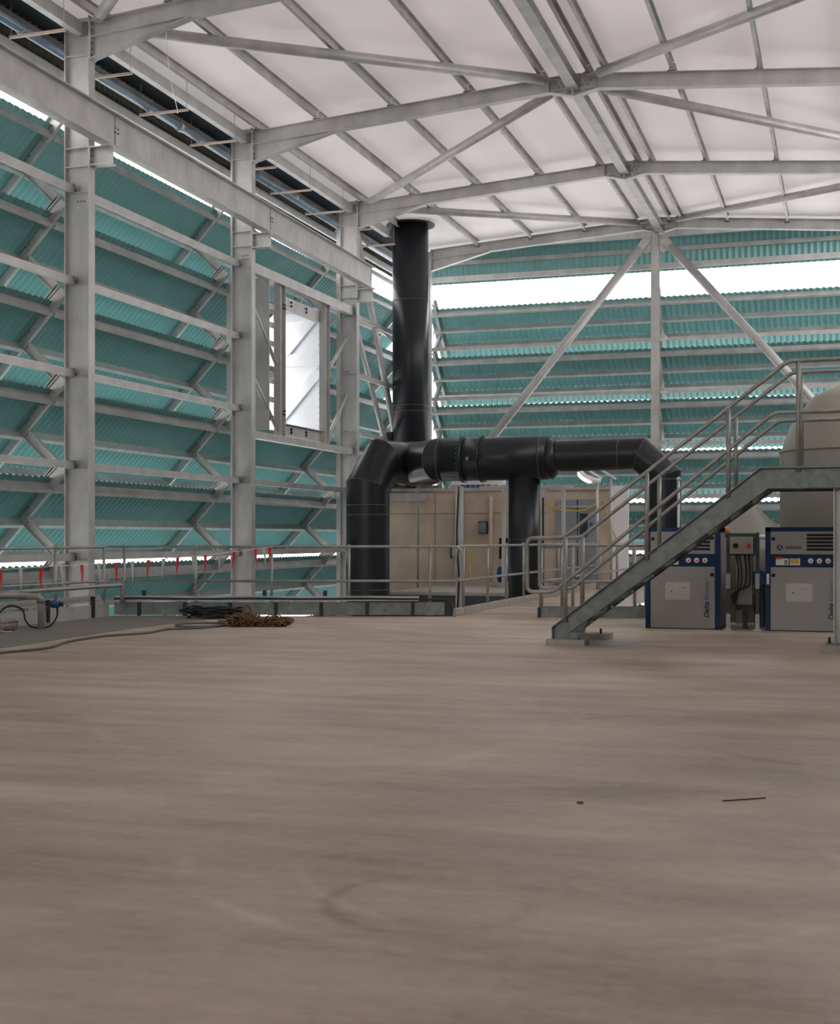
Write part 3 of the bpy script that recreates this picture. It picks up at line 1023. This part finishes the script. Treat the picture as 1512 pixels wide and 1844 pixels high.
mitre('small_duct', [(-5.62, YD, zc+.03), (-3.93, YD, zc+.05), (xr, YD, 2.46), (xr, YD, -.3)], .322, t)
ring((-4.35, YD, zc+.045), (1, 0, 0), .323, t)
ring((xr, YD, 2.40), (0, 0, 1), .323, t)
seg('branch', [(-6.32, YD, zc-.2), (-6.32, YD, -1.0)], .33, t)
ring((-6.32, YD, 1.2), (0, 0, 1), .33, t)
# flue
XF, YF = -11.14, 33.45
t = thing('black_flue', (XF, YF, 2.55), 'tall black vertical flue rising to the roof in the rear left corner', 'duct')
seg('flue_pipe', [(XF, YF, 2.62), (XF, YF, 9.675)], .485, t)
B().tube([(XF, YF, 9.64), (XF, YF, 9.665)], .66, 32).obj('roof_collar', M['hdpe'], t)
for z in (7.6, 4.62, 4.78):
    ring((XF, YF, z), (0, 0, 1), .486, t)
B().tube([(XF, YF, 2.545), (XF, YF, 2.64)], .54, 32).obj('base_flange', M['black'], t)
B().box(-11.76, -11.6, YF-.2, YF-.05, 3.84, 4.08).obj('bracket', M['black'], t)
t2 = thing('duct_connector', (-9.6, 28.7, 2.8), 'short black duct stub linking the flue base to the horizontal duct', 'duct')
B().tube([(-10.95, 33.1, 3.06), (-9.1, 28.3, zc)], .42, 32).obj('stub', M['hdpe'], t2)
B().box(-10.9, -10.2, 33.0, 33.3, 2.54, 2.62).obj('support', M['galv_dark'], t2)

# ================================================================ KERB, CABLE TRAY, RAILINGS
kd = (KB-KA).normalized()
kn = Vector((-kd.y, kd.x, 0))
t = thing('floor_edge_toe_plate', KA, 'long galvanised toe plate along the far floor edge behind the rusty chain', 'kerb')
a0, a1 = KA+Vector((0, 0, .12))+kn*.03, KB+Vector((0, 0, .12))+kn*.03-kd*.15
B().bar(a0, a1, .01, .20).obj('plate', M['galv_dark'], t)
B().bar(a0+Vector((0, 0, .13)), a1+Vector((0, 0, .13))-kd*.4, .16, .012).bar(a0+Vector((0, 0, .16))+kn*.08, a1+Vector((0, 0, .16))+kn*.08-kd*.4, .012, .07).obj('tray_ledge', M['galv'], t)
L_ = (a1-a0).length
for i in range(7):
    q = a0+kd*(.4+i*(L_-.9)/6)
    B().bar(q-kn*.03+Vector((0, 0, -.12)), q-kn*.03+Vector((0, 0, .10)), .05, .03, up=kn).obj('bracket', M['black'], t)
for i in (0, 2, 3):
    q = a0+kd*(.45+i*(L_-.9)/4.5)+kn*.1
    B().bar(q+Vector((0, 0, .12)), q+Vector((0, 0, .28)), .06, .05, up=kn).obj('clamp', M['black'], t)
t = thing('edge_cable', KA+Vector((0, 0, .2)), 'black cable lying along the toe plate ledge and hanging off its right end', 'cable')
cp = [a0+kd*s_*L_+Vector((0, 0, .155+.006*math.sin(s_*19)))-kn*.03 for s_ in [i/14 for i in range(14)]]
cp += [KB+Vector((-.28, .0, .26)), KB+Vector((-.1, -.0, .24)), KB+Vector((-.02, -.02, .13)), KB+Vector((-.03, -.03, .02))]
B().tube(smooth_path(cp, 4), .017, 8).obj('cable_run', M['black'], t)
t = thing('left_edge_toe_plate', (-11.0, 12, 0), 'galvanised toe plate with ledge along the left floor edge behind the hose roll', 'kerb')
B().box(-11.05, -11.04, 8, 18.1, 0, .2).obj('plate', M['galv'], t)
B().box(-11.2, -11.03, 8, 18.1, .24, .25).box(-11.2, -11.19, 8, 18.1, .25, .34).obj('tray_ledge', M['galv'], t)
for y in (13.5, 15, 16.4, 17.6):
    B().box(-11.06, -11.0, y, y+.04, 0, .33).obj('bracket', M['black'], t)
# walkway kerbs and toe plates
t = thing('walkway_kerb', (-5.9, 20, 0), 'pale kerb plate along the left edge of the rear walkway', 'kerb')
B().box(-5.93, -5.86, 19.9, 32.9, 0, .11).obj('plate', M['kerb'], t)
t = thing('void_toe_plate', (-4.5, 19.9, 0), 'mottled galvanised toe plate behind the foot of the stairs', 'kerb')
dA, dB = Vector((-4.5, 19.84, 0)), Vector((-2.78, 20.24, 0))
B().bar(dA+Vector((0, 0, .09)), dB+Vector((0, 0, .09)), .012, .18).obj('plate', M['galv_dark'], t)
B().bar(dA+Vector((.0, -.01, 0)), dA+Vector((0, -.01, .16)), .05, .03, up=(0, 1, 0)).obj('bracket', M['black'], t)

def railing(label, posts, rails, z_post=0, end_loops=(), r=.024, group=None, name='guard_rail'):
    """posts: xyz feet; rails: list of polylines"""
    t = thing(name, posts[0][:3], label, 'railing', group)
    for p_, ztop_ in posts_z(posts):
        o = B().tube([p_, (p_[0], p_[1], ztop_)], r, 10)
        o.ball((p_[0], p_[1], ztop_), r*1.35)
        o.box(p_[0]-.05, p_[0]+.05, p_[1]-.03, p_[1]+.03, p_[2]-.0, p_[2]+.012)
        o.obj('post', M['galv_rail'], t)
    for pts_, rr in rails:
        B().tube(rounded(pts_, rr), r*.92, 10).obj('rail', M['galv_rail'], t)
    return t
def posts_z(posts):
    return [((p_[0], p_[1], p_[2]), p_[2]+p_[3]) for p_ in posts]
# px positions resolved on the kerb line
def on_kerb(s_, off=.17): return KA+kd*s_+kn*off
def kerb_s(px):
    a = (px-756)/2354
    c_, s1 = math.cos(math.radians(18)), math.sin(math.radians(18))
    r_ = Vector((c_*a-s1, s1*a+c_, 0))
    o = KA+kn*.17
    # solve r_*t = o + kd*s
    det = r_.x*(-kd.y)-r_.y*(-kd.x)
    return (r_.x*o.y-r_.y*o.x)/det
ss = [kerb_s(x) for x in (224, 352, 489, 628, 774)]
posts = [(*on_kerb(s_)[:2], 0., 1.10) for s_ in ss]
e0, e1 = on_kerb(ss[0]-.25), on_kerb(kerb_s(832))
up = Vector((0, 0, 1))
rails = [([e0+up*1.09, e1+up*1.10, e1+up*.55, e0+up*.55], .16)]
railing('galvanised guard rail along the far floor edge, with a rounded right end', posts, rails, group=None)
posts = [(-11.08, y, 0, 1.10) for y in (12.4, 13.9, 15.3, 16.69, 18.02)]
railing('galvanised guard rail along the left floor edge behind the low pipe', posts,
        [([(-11.08, 9, 1.09), (-11.08, 18.05, 1.09), e0+up*1.09], .05), ([(-11.08, 9, .56), (-11.08, 18.05, .56), e0+up*.56], .05)])
ys = [20.4, 21.93, 23.23, 24.58, 27.8, 30.6, 32.6]
railing('galvanised guard rail along the left side of the rear walkway, with a rounded near end', [(-5.89, y, .05, 1.06) for y in ys],
        [([(-5.89, 32.8, 1.09), (-5.89, 19.98, 1.10), (-5.89, 19.98, .55), (-5.89, 32.8, .55)], .15)])
railing('galvanised guard rail along the right side of the rear walkway', [(-4.52, y, .0, 1.10) for y in (20.0, 21.6, 23.3, 25.2, 27.2, 29.4, 31.6)],
        [([(-4.52, 20.0, 1.09), (-4.52, 32.8, 1.09)], .1), ([(-4.52, 20.0, .55), (-4.52, 32.8, .55)], .1)])
dd = (dB-dA).normalized()
o_ = Vector((0, .06, 0))
railing('galvanised guard rail behind the staircase beside the left cabinet', [(*(dA+dd*s_+o_)[:2], 0, 1.12) for s_ in (.02, .5, 1.45, 1.62)],
        [([dA+o_+up*1.12, dA+dd*1.62+o_+up*1.12], .05), ([dA+o_+up*.56, dA+dd*1.62+o_+up*.56], .05)])

# ================================================================ STAIRCASE
t = thing('steel_staircase', (-3.2, 15.45, .07), 'weathered galvanised steel staircase with tubular handrails climbing to a landing on the right', 'staircase')
SL = .772
def stringer(y, s_):
    out = [(-3.233, .07), (-3.05, .07), (-3.03, .137), (-.80, 1.785), (1.3, 1.785), (1.3, 2.02), (-.88, 2.02), (-3.233, .20)]
    b = B()
    b.prism(out, (0, y, 0), (0, y+.012, 0), (1, 0, 0), (0, 0, 1))
    f = .07*s_
    y0, y1 = (y, y+f) if f > 0 else (y+f, y)
    for (xa, za, xb, zb) in ((-3.233, .195, -.88, 2.015), (-3.03, .142, -.80, 1.79)):
        b.prism([(xa, za), (xb, zb), (xb, zb+.012), (xa, za+.012)], (0, y0, 0), (0, y1, 0), (1, 0, 0), (0, 0, 1))
    b.box(-.88, 1.3, y0, y1, 2.008, 2.02).box(-.80, 1.3, y0, y1, 1.785, 1.797)
    b.box(-3.233, -3.221, y0, y1, .07, .20)
    o = b.obj('stringer', M['galv_dark'], t)
    if s_ < 0:
        for i in range(9):
            x = -2.85+i*.232
            z = .3+i*.179
            for dx, dz in ((-.05, -.02), (.08, .02)):
                B().disc((x+dx, y, z+dz-.05), .015, (0, -1, 0), .014, 8).obj('bolt', M['galv_dark'], o)
stringer(14.95, -1)
stringer(15.93, 1)
for i in range(9):
    z = .31+i*.196
    x = -3.07+i*.254
    b = B().box(x, x+.24, 14.965, 15.93, z-.035, z)
    b.box(x, x+.01, 14.965, 15.93, z-.06, z)
    b.obj('tread', M['galv_dark'], t)
b = B().box(-.86, 1.3, 14.965, 15.93, 2.0, 2.03)
b.obj('landing', M['galv_dark'], t)
for y, foot, lab in ((14.92, 0, 'near'), (15.97, 0, 'far')):
    far = y > 15.5
    xl = -3.53 if not far else -3.62
    pts_ = [(1.3, y, 3.185), (-.593, y, 3.185), (-3.10, y, 1.245), (xl, y, 1.235), (xl, y, .61), (-3.22, y, .61), (-.746, y, 2.62), (1.3, y, 2.62)]
    B().tube(rounded(pts_, .07), .023, 12).obj('handrail', M['galv_rail'], t)
    for x in (-3.08, -2.14, -1.235, -.487):
        zt = min(3.185, 1.245+(x+3.10)*SL*1.0016)
        zf = min(2.02, .20+(x+3.233)*SL)-.05
        if far and x < -.6 and x > -1: continue
        B().tube([(x, y, zf), (x, y, zt)], .026, 12).obj('rail_post', M['galv_rail'], t)
t = thing('concrete_footing', (-3.1, 14.98, 0), 'small concrete pad under the near foot of the stairs', 'footing')
B().box(-3.29, -2.84, 14.82, 15.12, 0, .065).obj('pad', M['kerb'], t)
B().disc((-2.92, 14.9, .065), .012, (0, 0, 1), .05, 8).obj('anchor_bolt', M['galv_dark'], t)
t = thing('concrete_footing', (-3.0, 16.0, 0), 'small concrete pad under the far foot of the stairs', 'footing')
B().box(-3.22, -2.73, 15.8, 16.15, 0, .07).obj('pad', M['kerb'], t)
B().disc((-2.84, 15.9, .07), .014, (0, 0, 1), .06, 8).obj('anchor_bolt', M['black'], t)
t = thing('landing_column', (.0, 15.0, .07), 'galvanised column under the stair landing at the right edge of the picture', 'column')
B().ibeam((.0, 15.05, .07), (.0, 15.05, 1.79), .24, .2, up=(1, 0, 0), tf=.014).obj('shaft', M['galv'], t)
B().box(-.20, .25, 14.85, 15.25, .07, .09).obj('base_plate', M['galv_dark'], t)
b = B()
b.disc((-.16, 14.9, .09), .014, (0, 0, 1), .07, 8)
b.obj('anchor_bolt', M['black'], t)
t = thing('concrete_footing', (.0, 15.05, 0), 'concrete pad under the landing column at the right edge', 'footing')
B().box(-.26, .3, 14.8, 15.3, 0, .07).obj('pad', M['kerb'], t)

# ================================================================ BLOWER CABINETS
def text(s, size, m, parent, loc, rot, name='lettering', bold=False, shear=0, space=1):
    cu = bpy.data.curves.new(name, 'FONT')
    cu.body = s
    cu.size = size
    cu.extrude = .001
    cu.shear = shear
    cu.space_character = space
    if bold: cu.offset = size*.026
    tmp = bpy.data.objects.new('tmp_text', cu)
    C.objects.link(tmp)
    dg = bpy.context.evaluated_depsgraph_get()
    me = bpy.data.meshes.new_from_object(tmp.evaluated_get(dg))
    bpy.data.objects.remove(tmp)
    bpy.data.curves.remove(cu)
    me.materials.clear()
    me.materials.append(m)
    o = bpy.data.objects.new(name, me)
    C.objects.link(o)
    o.parent = parent
    o.location = Vector(loc)-origin_of(parent)
    o.rotation_euler = rot
    return o
def blower(x0, label, full):
    Y = 18.0
    W, D_, H_ = 1.0, 1.15, 1.38
    t = thing('blower_cabinet', (x0+.5, Y+.5, 0), label, 'cabinet', None)
    b = B()
    b.box(x0, x0+.065, Y, Y+D_, 0, H_).box(x0+W-.065, x0+W, Y, Y+D_, 0, H_).box(x0, x0+W, Y, Y+D_, H_-.055, H_)
    b.box(x0+.065, x0+W-.065, Y+.012, Y+.04, .85, 1.02)
    b.box(x0+.03, x0+W-.03, Y+D_-.03, Y+D_-.0, .0, H_)
    b.obj('frame', M['blue'], t)
    up_ = B().box(x0+.07, x0+W-.07, Y-.004, Y+.03, 1.022, 1.322).obj('upper_panel', M['grey_paint'], t)
    lo = B().box(x0+.07, x0+W-.07, Y-.004, Y+.03, .012, .848).obj('lower_door', M['grey_paint'], t)
    b = B().box(x0+W-.02, x0+W+.004, Y+.08, Y+D_-.05, .02, H_-.08)
    b.obj('side_panel', M['grey_paint'], t)
    for i in range(5):
        z = 1.07+i*.0475
        B().box(x0+.53, x0+.87, Y-.008, Y-.003, z, z+.030).obj('vent_slot', M['slot'], up_)
    for (px_, pz, par) in ((.105, 1.225, up_), (.895, 1.235, up_), (.105, .74, lo), (.895, .74, lo)):
        if not full and px_ < .2 and pz < 1: continue
        B().box(x0+px_-.022, x0+px_+.022, Y-.016, Y-.003, pz-.022, pz+.022).obj('lock', M['slot'], par)
    for gx in (.58, .69, .80):
        g = B().disc((x0+gx, Y+.012, .935), .034, (0, -1, 0), .02, 20).obj('gauge', M['white'], t)
        B().disc((x0+gx+.003, Y-.008, .93), .012, (0, -1, 0), .003, 10).obj('gauge_dial', M['red'], g)
    s = B().box(x0+.135, x0+.30, Y+.004, Y+.012, .875, .965).obj('sticker', M['white'], t)
    B().box(x0+.135, x0+.225, Y+.001, Y+.006, .955, .985).obj('red_strip', M['red'], s)
    B().box(x0+.245, x0+.285, Y+.001, Y+.005, .882, .945).obj('dark_square', M['galv_dark'], s)
    s = B().box(x0+.315, x0+.445, Y+.004, Y+.012, .875, .965).obj('sticker', M['white'], t)
    B().box(x0+.322, x0+.43, Y+.001, Y+.006, .895, .962).obj('yellow_field', M['yellow'], s)
    s = B().box(x0+.27, x0+.60, Y-.009, Y-.003, .395, .635).obj('paper_notice', M['paper'], lo)
    b = B()
    b.disc((x0+.355, Y-.009, .51), .015, (0, -1, 0), .002, 7)
    rnd = random.Random(3)
    for i in range(16):
        xx, zz = x0+.40+rnd.random()*.16, .46+rnd.random()*.11
        b.box(xx, xx+.004+.01*rnd.random(), Y-.0105, Y-.009, zz, zz+.004+.006*rnd.random())
    b.obj('small_print', M['galv_dark'], s)
    rot = (PI/2, -PI/2, 0)
    tx = x0+(.872 if full else .855)
    text('Delta', .098, M['text_dark'], lo, (tx, Y-.0065, .155), rot, 'lettering', True, .25)
    text('Blower', .098, M['text_teal'] if full else M['text_blue'], lo, (tx, Y-.0065, .395), rot, 'lettering', False, .1, 1.0)
    if full:
        text('AERZEN', .056, M['text_dark'], up_, (x0+.262, Y-.0065, 1.09), (PI/2, 0, 0), 'lettering', True, 0, 1.0)
    if full:
        lg = B().disc((x0+.187, Y-.004, 1.11), .038, (0, -1, 0), .004, 28).obj('round_emblem', M['blue'], up_)
        b = B()
        for sx in (-1, 1):
            b.bar((x0+.187+sx*.022, Y-.009, 1.085), (x0+.187, Y-.009, 1.14), .003, .009, up=(sx, 0, 0))
        b.bar((x0+.176, Y-.009, 1.102), (x0+.198, Y-.009, 1.102), .003, .007)
        b.obj('emblem_mark', M['paper'], lg)
        B().box(x0+.018, x0+.05, Y-.008, Y+.0, .62, .76).obj('latch', M['white'], t)
    return t
blower(-2.6, 'grey and blue blower cabinet behind the staircase, with black vents', False)
blower(-1.01, 'grey and blue blower cabinet with the round blue emblem, at the right edge', True)

# ---------------------------------------------------------------- control stand
t = thing('control_stand', (-1.3, 18.0, 0), 'dark strut stand holding the switch box between the two cabinets', 'stand')
for x in (-1.49, -1.11):
    b = B().bar((x, 18.0, 0.02), (x, 18.0, 1.31), .045, .045, up=(0, 1, 0))
    p_ = b.obj('post', M['green_box'], t)
    B().box(x-.028, x+.028, 17.955, 17.975, .02, .22).obj('bracket', M['galv_rail'], p_)
    B().box(x-.028, x+.028, 17.955, 17.975, .56, .76).obj('bracket', M['galv_rail'], p_)
    B().box(x-.05, x+.05, 17.95, 18.05, 0, .02).obj('foot', M['galv'], p_)
B().box(-1.5, -1.1, 17.97, 17.99, 1.0, 1.30).obj('back_plate', M['green_box'], t)
t = thing('switch_box', (-1.31, 17.9, 1.03), 'beige switch box with black knob and red button, mounted between the cabinets', 'switch box')
bx = B().box(-1.455, -1.165, 17.88, 17.97, 1.03, 1.25).obj('box', M['beige'], t)
B().box(-1.46, -1.16, 17.872, 17.88, 1.025, 1.255).obj('lid', M['beige'], t)
B().disc((-1.385, 17.872, 1.135), .034, (0, -1, 0), .035, 16).obj('knob', M['slot'], t)
B().disc((-1.215, 17.872, 1.135), .03, (0, -1, 0), .01, 16).disc((-1.215, 17.862, 1.135), .02, (0, -1, 0), .025, 12).obj('button', M['red'], t)
for i, x in enumerate((-1.38, -1.34, -1.27, -1.22)):
    B().tube([(x, 17.93, 1.03), (x, 17.93, 1.0)], .014, 8).obj('gland', M['black'], t)
    B().tube(smooth_path([(x, 17.93, 1.0), (x+(.03 if i < 2 else .02), 17.9, .8), (x+(.02 if i < 2 else -.0), 17.9, .6), (-1.37-.01*i, 17.93, .45+.02*i), (-1.42, 18.0, .36)]), .013, 8).obj('cable', M['black'], t)
t = thing('silencer_duct', (-1.3, 18.35, .3), 'pale grey vertical box section behind the hanging black cables', 'duct')
B().box(-1.40, -1.20, 18.3, 18.5, .33, 1.0).obj('body', M['grey_paint'], t)
B().box(-1.42, -1.18, 18.28, 18.52, .25, .33).box(-1.33, -1.27, 18.37, 18.43, 0, .25).obj('foot', M['black'], t)
t = thing('beacon', (-1.535, 18.35, 0), 'small orange beacon on a thin post beside the left cabinet', 'beacon')
B().tube([(-1.535, 18.35, 0), (-1.535, 18.35, 1.25)], .014, 8).obj('post', M['galv'], t)
B().tube([(-1.535, 18.35, 1.25), (-1.535, 18.35, 1.28)], .03, 12).obj('base', M['black'], t)
B().lathe((-1.535, 18.35, 1.28), [(.03, 0), (.033, .05), (.028, .09), (.008, .105)], 16).obj('lens', M['orange'], t)
t = thing('blue_motor', (-1.13, 18.9, .5), 'blue electric motor partly visible behind the control stand', 'motor')
B().tube([(-1.14, 18.7, .68), (-1.14, 19.1, .68)], .11, 16).obj('casing', M['bluekit'], t)
B().box(-1.2, -1.07, 18.75, 19.05, 0, .58).obj('plinth', M['green_box'], t)
t = thing('manifold_pipe', (-1.3, 19.3, .3), 'brown pipe run crossing low behind the control stand', 'pipe')
B().tube([(-1.58, 19.35, .42), (-.95, 19.35, .42)], .06, 14).obj('lower_pipe', M['copper'], t)
B().tube([(-1.58, 19.35, 1.25), (-.95, 19.35, 1.25)], .035, 12).obj('upper_pipe', M['white'], t)
B().tube([(-1.45, 19.35, 0), (-1.45, 19.35, 1.25)], .04, 12).obj('riser', M['galv'], t)

# ================================================================ TANKS
t = thing('storage_tank', (.1, 21.6, 0), 'tall beige cylindrical tank with a domed top behind the stair landing', 'tank')
B().lathe((.1, 21.6, 0), [(1.09, 0), (1.09, 2.56), (1.06, 2.64), (.93, 3.0), (.62, 3.42), (.55, 3.48), (.15, 3.66), (0.01, 3.67)], 56).obj('shell', M['beige'], t)
B().lathe((.1, 21.6, 2.58), [(1.10, 0), (1.10, .03)], 56).obj('seam', M['beige'], t)
t = thing('hopper_tank', (-1.38, 20.4, 0), 'beige cone-topped tank seen between the two cabinets', 'tank')
B().lathe((-1.38, 20.4, 0), [(.80, 0), (.80, 1.06), (.77, 1.11), (.12, 1.70), (.1, 1.72), (.01, 1.73)], 48).obj('shell', M['beige'], t)
B().lathe((-1.38, 20.4, 1.72), [(.08, 0), (.08, .02)], 24).obj('lid', M['beige'], t)
t = thing('riser_pipe', (-2.9, 22, 0), 'thin grey vent pipe right of the small duct above the left cabinet', 'pipe')
B().tube([(-2.87, 24, 0), (-2.87, 24, 2.3)], .025, 8).obj('tube', M['galv'], t)
B().ball((-2.87, 24, 2.3), .04).obj('cap', M['galv'], t)

# ================================================================ LEFT FOREGROUND BITS
t = thing('low_pipe_barrier', (-10.3, 15.18, 0), 'low scuffed pipe with bent legs in front of the left guard rail', 'pipe')
pe = on_kerb(ss[0]+.05, -.2)
B().tube(rounded([(-10.3, 15.18, 0), (-10.3, 15.18, .44), (-10.55, 14.95, .47), (-10.85, 14.5, .47)], .08), .045, 12).obj('bent_leg', M['galv_rail'], t)
B().tube(rounded([(-10.7, 14.6, .50), (pe.x, pe.y, .50), (pe.x, pe.y, .2)], .06), .032, 12).obj('long_pipe', M['galv_rail'], t)
B().tube([(-10.72, 14.55, 0), (-10.72, 14.55, .47)], .03, 12).obj('leg', M['galv_rail'], t)
B().tube([(-10.3, 15.18, .36), (-10.3, 15.18, .42)], .056, 12).obj('collar', M['galv_dark'], t)
t = thing('blue_valve', (-10.25, 15.55, .2), 'small blue valve with a black cable beside the bent pipe leg', 'valve')
B().tube([(-10.36, 15.48, .33), (-10.24, 15.52, .33)], .045, 12).ball((-10.31, 15.5, .33), .058).obj('body', M['bluekit'], t)
B().tube([(-10.24, 15.52, .33), (-10.19, 15.535, .33)], .03, 10).obj('plug', M['black'], t)
B().tube(smooth_path([(-10.26, 15.5, .30), (-10.27, 15.5, .15), (-10.33, 15.4, .03), (-10.5, 15.3, .02), (-10.62, 15.3, .1), (-10.75, 15.4, .25), (-10.95, 15.4, .30), (-11.05, 15.3, .2), (-10.95, 15.2, .06)]), .013, 8).obj('cable', M['black'], t)
t = thing('hose_roll', (-10.7, 14.3, 0), 'rolled grey and black canvas hose lying at the left edge of the floor', 'hose')
b = B()
for i in range(5):
    b.tube(arc((-10.52-.0*i, 14.55+.07*i, .12), .085, 0, 2*PI, 18, (1, -.2, 0), (0, 0, 1)), .035, 8)
b.obj('coil', M['hose'], t)
B().tube([(-11.3, 13.9, .12), (-10.66, 14.35, .12)], [.14, .12], 16).obj('roll', M['black'], t)
B().tube(smooth_path([(-10.6, 14.45, .24), (-10.5, 14.4, .12), (-10.42, 14.45, .03), (-10.35, 14.6, .01)]), .012, 6).obj('strap', M['timber'], t)

def lies(pts, z=.012): return [(x, y, z+.004) for x, y in pts]
t = thing('floor_cable', (-8.6, 11.9, 0), 'thin grey-brown cable snaking across the floor from the left edge to a loop', 'cable')
cps = [(-8.6, 11.2), (-8.55, 11.95), (-8.45, 12.6), (-8.72, 13.4), (-8.78, 14.3), (-8.55, 14.9), (-8.62, 15.6), (-8.35, 15.95), (-8.25, 16.6), (-8.55, 16.95), (-8.95, 16.75), (-8.85, 16.25), (-8.45, 16.2), (-8.25, 16.7), (-8.3, 17.15), (-8.75, 17.35)]
B().tube(smooth_path(lies(cps, .012), 8), .014, 8).obj('cable_run', M['cable_grey'], t)
t = thing('black_cable_coil', (-8.9, 17.9, 0), 'untidy heap of black cable on the floor left of the rusty chain', 'cable')
b = B()
rnd = random.Random(5)
for i in range(9):
    cx, cy = -9.22+rnd.uniform(-.08, .08), 18.12+rnd.uniform(-.08, .08)
    ra, rb = .37+rnd.uniform(-.1, .1), .16+rnd.uniform(-.05, .06)
    ph = rnd.uniform(-.15, .15)+.28
    ptsc = []
    for j in range(28):
        a = 2*PI*j/28
        x, y = ra*math.cos(a), rb*math.sin(a)
        ptsc.append((cx+x*math.cos(ph)-y*math.sin(ph), cy+x*math.sin(ph)+y*math.cos(ph), .02+.016*i+.03*math.sin(a*2+i)**2))
    b.tube(ptsc, .014, 6, closed=True)
b.obj('coil', M['black'], t)
B().tube(smooth_path([(-9.45, 17.8, .03), (-9.55, 17.7, .14), (-9.4, 17.9, .2), (-9.2, 18.05, .12), (-8.85, 18.2, .02)]), .014, 6).obj('loose_end', M['black'], t)
# rusty chain
t = thing('rusty_chain', (-7.9, 16.7, 0), 'heap of rusty lifting chain on the floor trailing to the right', 'chain')
b = B()
rnd = random.Random(9)
def link(b, c, ax, ay, l=.05, w=.03, r=.009):
    pts_ = []
    for j in range(10):
        a = 2*PI*j/10
        pts_.append(Vector(c)+Vector(ax)*(l*math.cos(a))+Vector(ay)*(w*math.sin(a)))
    b.tube(pts_, r, 5, closed=True)
for i in range(340):
    u = rnd.random()
    if i < 190:
        x = -8.17+.36*rnd.random()
        hmax = .15*(1-abs((x+8.0)/.28)**2*.7)
    else:
        x = -7.85+.46*rnd.random()
        hmax = .05+.05*math.exp(-((x+7.58)/.16)**2)
    dx = x+8.0
    y = 16.62+.27*dx+rnd.gauss(0, .07)
    z = .02+rnd.random()*max(.02, hmax)
    ax = Vector((rnd.gauss(0, 1), rnd.gauss(0, 1), rnd.gauss(0, .5))).normalized()
    ay = ax.cross(Vector((rnd.gauss(0, 1), rnd.gauss(0, 1), rnd.gauss(0, 1)))).normalized()
    z = max(z, .012+.05*abs(ax.z)+.03*abs(ay.z))
    link(b, (x, y, z), ax, ay)
b.obj('links', M['rust'], t)
c_ = Vector((-7.93, 16.6, .19))
B().tube(arc(c_, .1, 0, 2*PI, 20, (.5, .15, .0), (0, .1, 1.0))[:-1], .017, 8, closed=True).obj('ring', M['rust'], t)
# debris
t = thing('metal_rod', (-.45, 6.38, 0), 'thin dark rod lying alone on the bare floor', 'rod')
B().tube([(-.55, 6.31, .004), (-.36, 6.45, .004)], .003, 6).obj('shaft', M['slot'], t)
t = thing('dirt_lump', (-1.18, 6.06, 0), 'small dark clump of dirt on the bare floor left of the rod', 'debris')
b = B()
for i in range(6):
    b.ball((-1.18+rnd.uniform(-.012, .012), 6.06+rnd.uniform(-.02, .02), .003), .007, 6)
b.obj('clump', M['rust'], t)

# ================================================================ BUNTING
t = thing('bunting', (-9.6, 12.9, 1.0), 'string of narrow red and white warning pennants tied to the left guard rail', 'bunting')
def at_depth(x, y, d):
    a, b_ = (x-756)/2354, (967-y)/2354
    c_, s1 = math.cos(math.radians(18)), math.sin(math.radians(18))
    return Vector(((c_*a-s1)*d, (s1*a+c_)*d, 1.25+b_*d))
sp = [at_depth(-60, 1033, 15.2), at_depth(0, 1026, 15.8), at_depth(75, 1021, 16.4), at_depth(147, 1017, 17.0), at_depth(230, 1012, 17.8), at_depth(320, 1004, 18.7), at_depth(400, 996, 19.5), at_depth(489, 985, 20.15)]
line = smooth_path(sp, 6)
B().tube(line, .005, 5).obj('string', M['white'], t)
def on_line(px_):
    best = None
    for i in range(len(line)-1):
        for s_ in (0, .25, .5, .75):
            q = line[i].lerp(line[i+1], s_)
            xc = math.cos(math.radians(18))*q.x+math.sin(math.radians(18))*q.y
            zc_ = -math.sin(math.radians(18))*q.x+math.cos(math.radians(18))*q.y
            e = abs(756+2354*xc/zc_-px_)
            if best is None or e < best[0]: best = (e, q)
    return best[1]
reds = [0, 75, 147, 207, 267, 321, 370, 420, 461, 488]
whites = [38, 111, 177, 238, 294, 346, 396, 441, 475]
for c_, lst in (('red', reds), ('white', whites)):
    for i, px_ in enumerate(lst):
        q = on_line(px_)
        rnd2 = random.Random(px_)
        tw = rnd2.uniform(-.04, .04)
        w = .026
        d1 = Vector((.7, .7, 0)).normalized() if i % 2 else Vector((.95, .3, 0)).normalized()
        low = q+Vector((tw, rnd2.uniform(-.02, .02), -.29))
        b = B()
        nrm_ = Vector((-d1.y, d1.x, 0))*.0015
        mid = q.lerp(low, .5)+d1*rnd2.uniform(-.012, .012)
        vs = [q-d1*w, q+d1*w, mid+d1*w*.5, low, mid-d1*w*.5]
        b.add([v+nrm_ for v in vs]+[v-nrm_ for v in vs], [(0, 1, 2, 4), (4, 2, 3), (5, 9, 7, 6), (9, 8, 7), (0, 5, 6, 1), (1, 6, 7, 2), (2, 7, 8, 3), (3, 8, 9, 4), (4, 9, 5, 0)])
        o = b.obj('pennant', M['red' if c_ == 'red' else 'pennant_grey'], t)
        if i == 0: o['label'] = c_+' pennant'
        else: o['label'] = c_+' pennant'
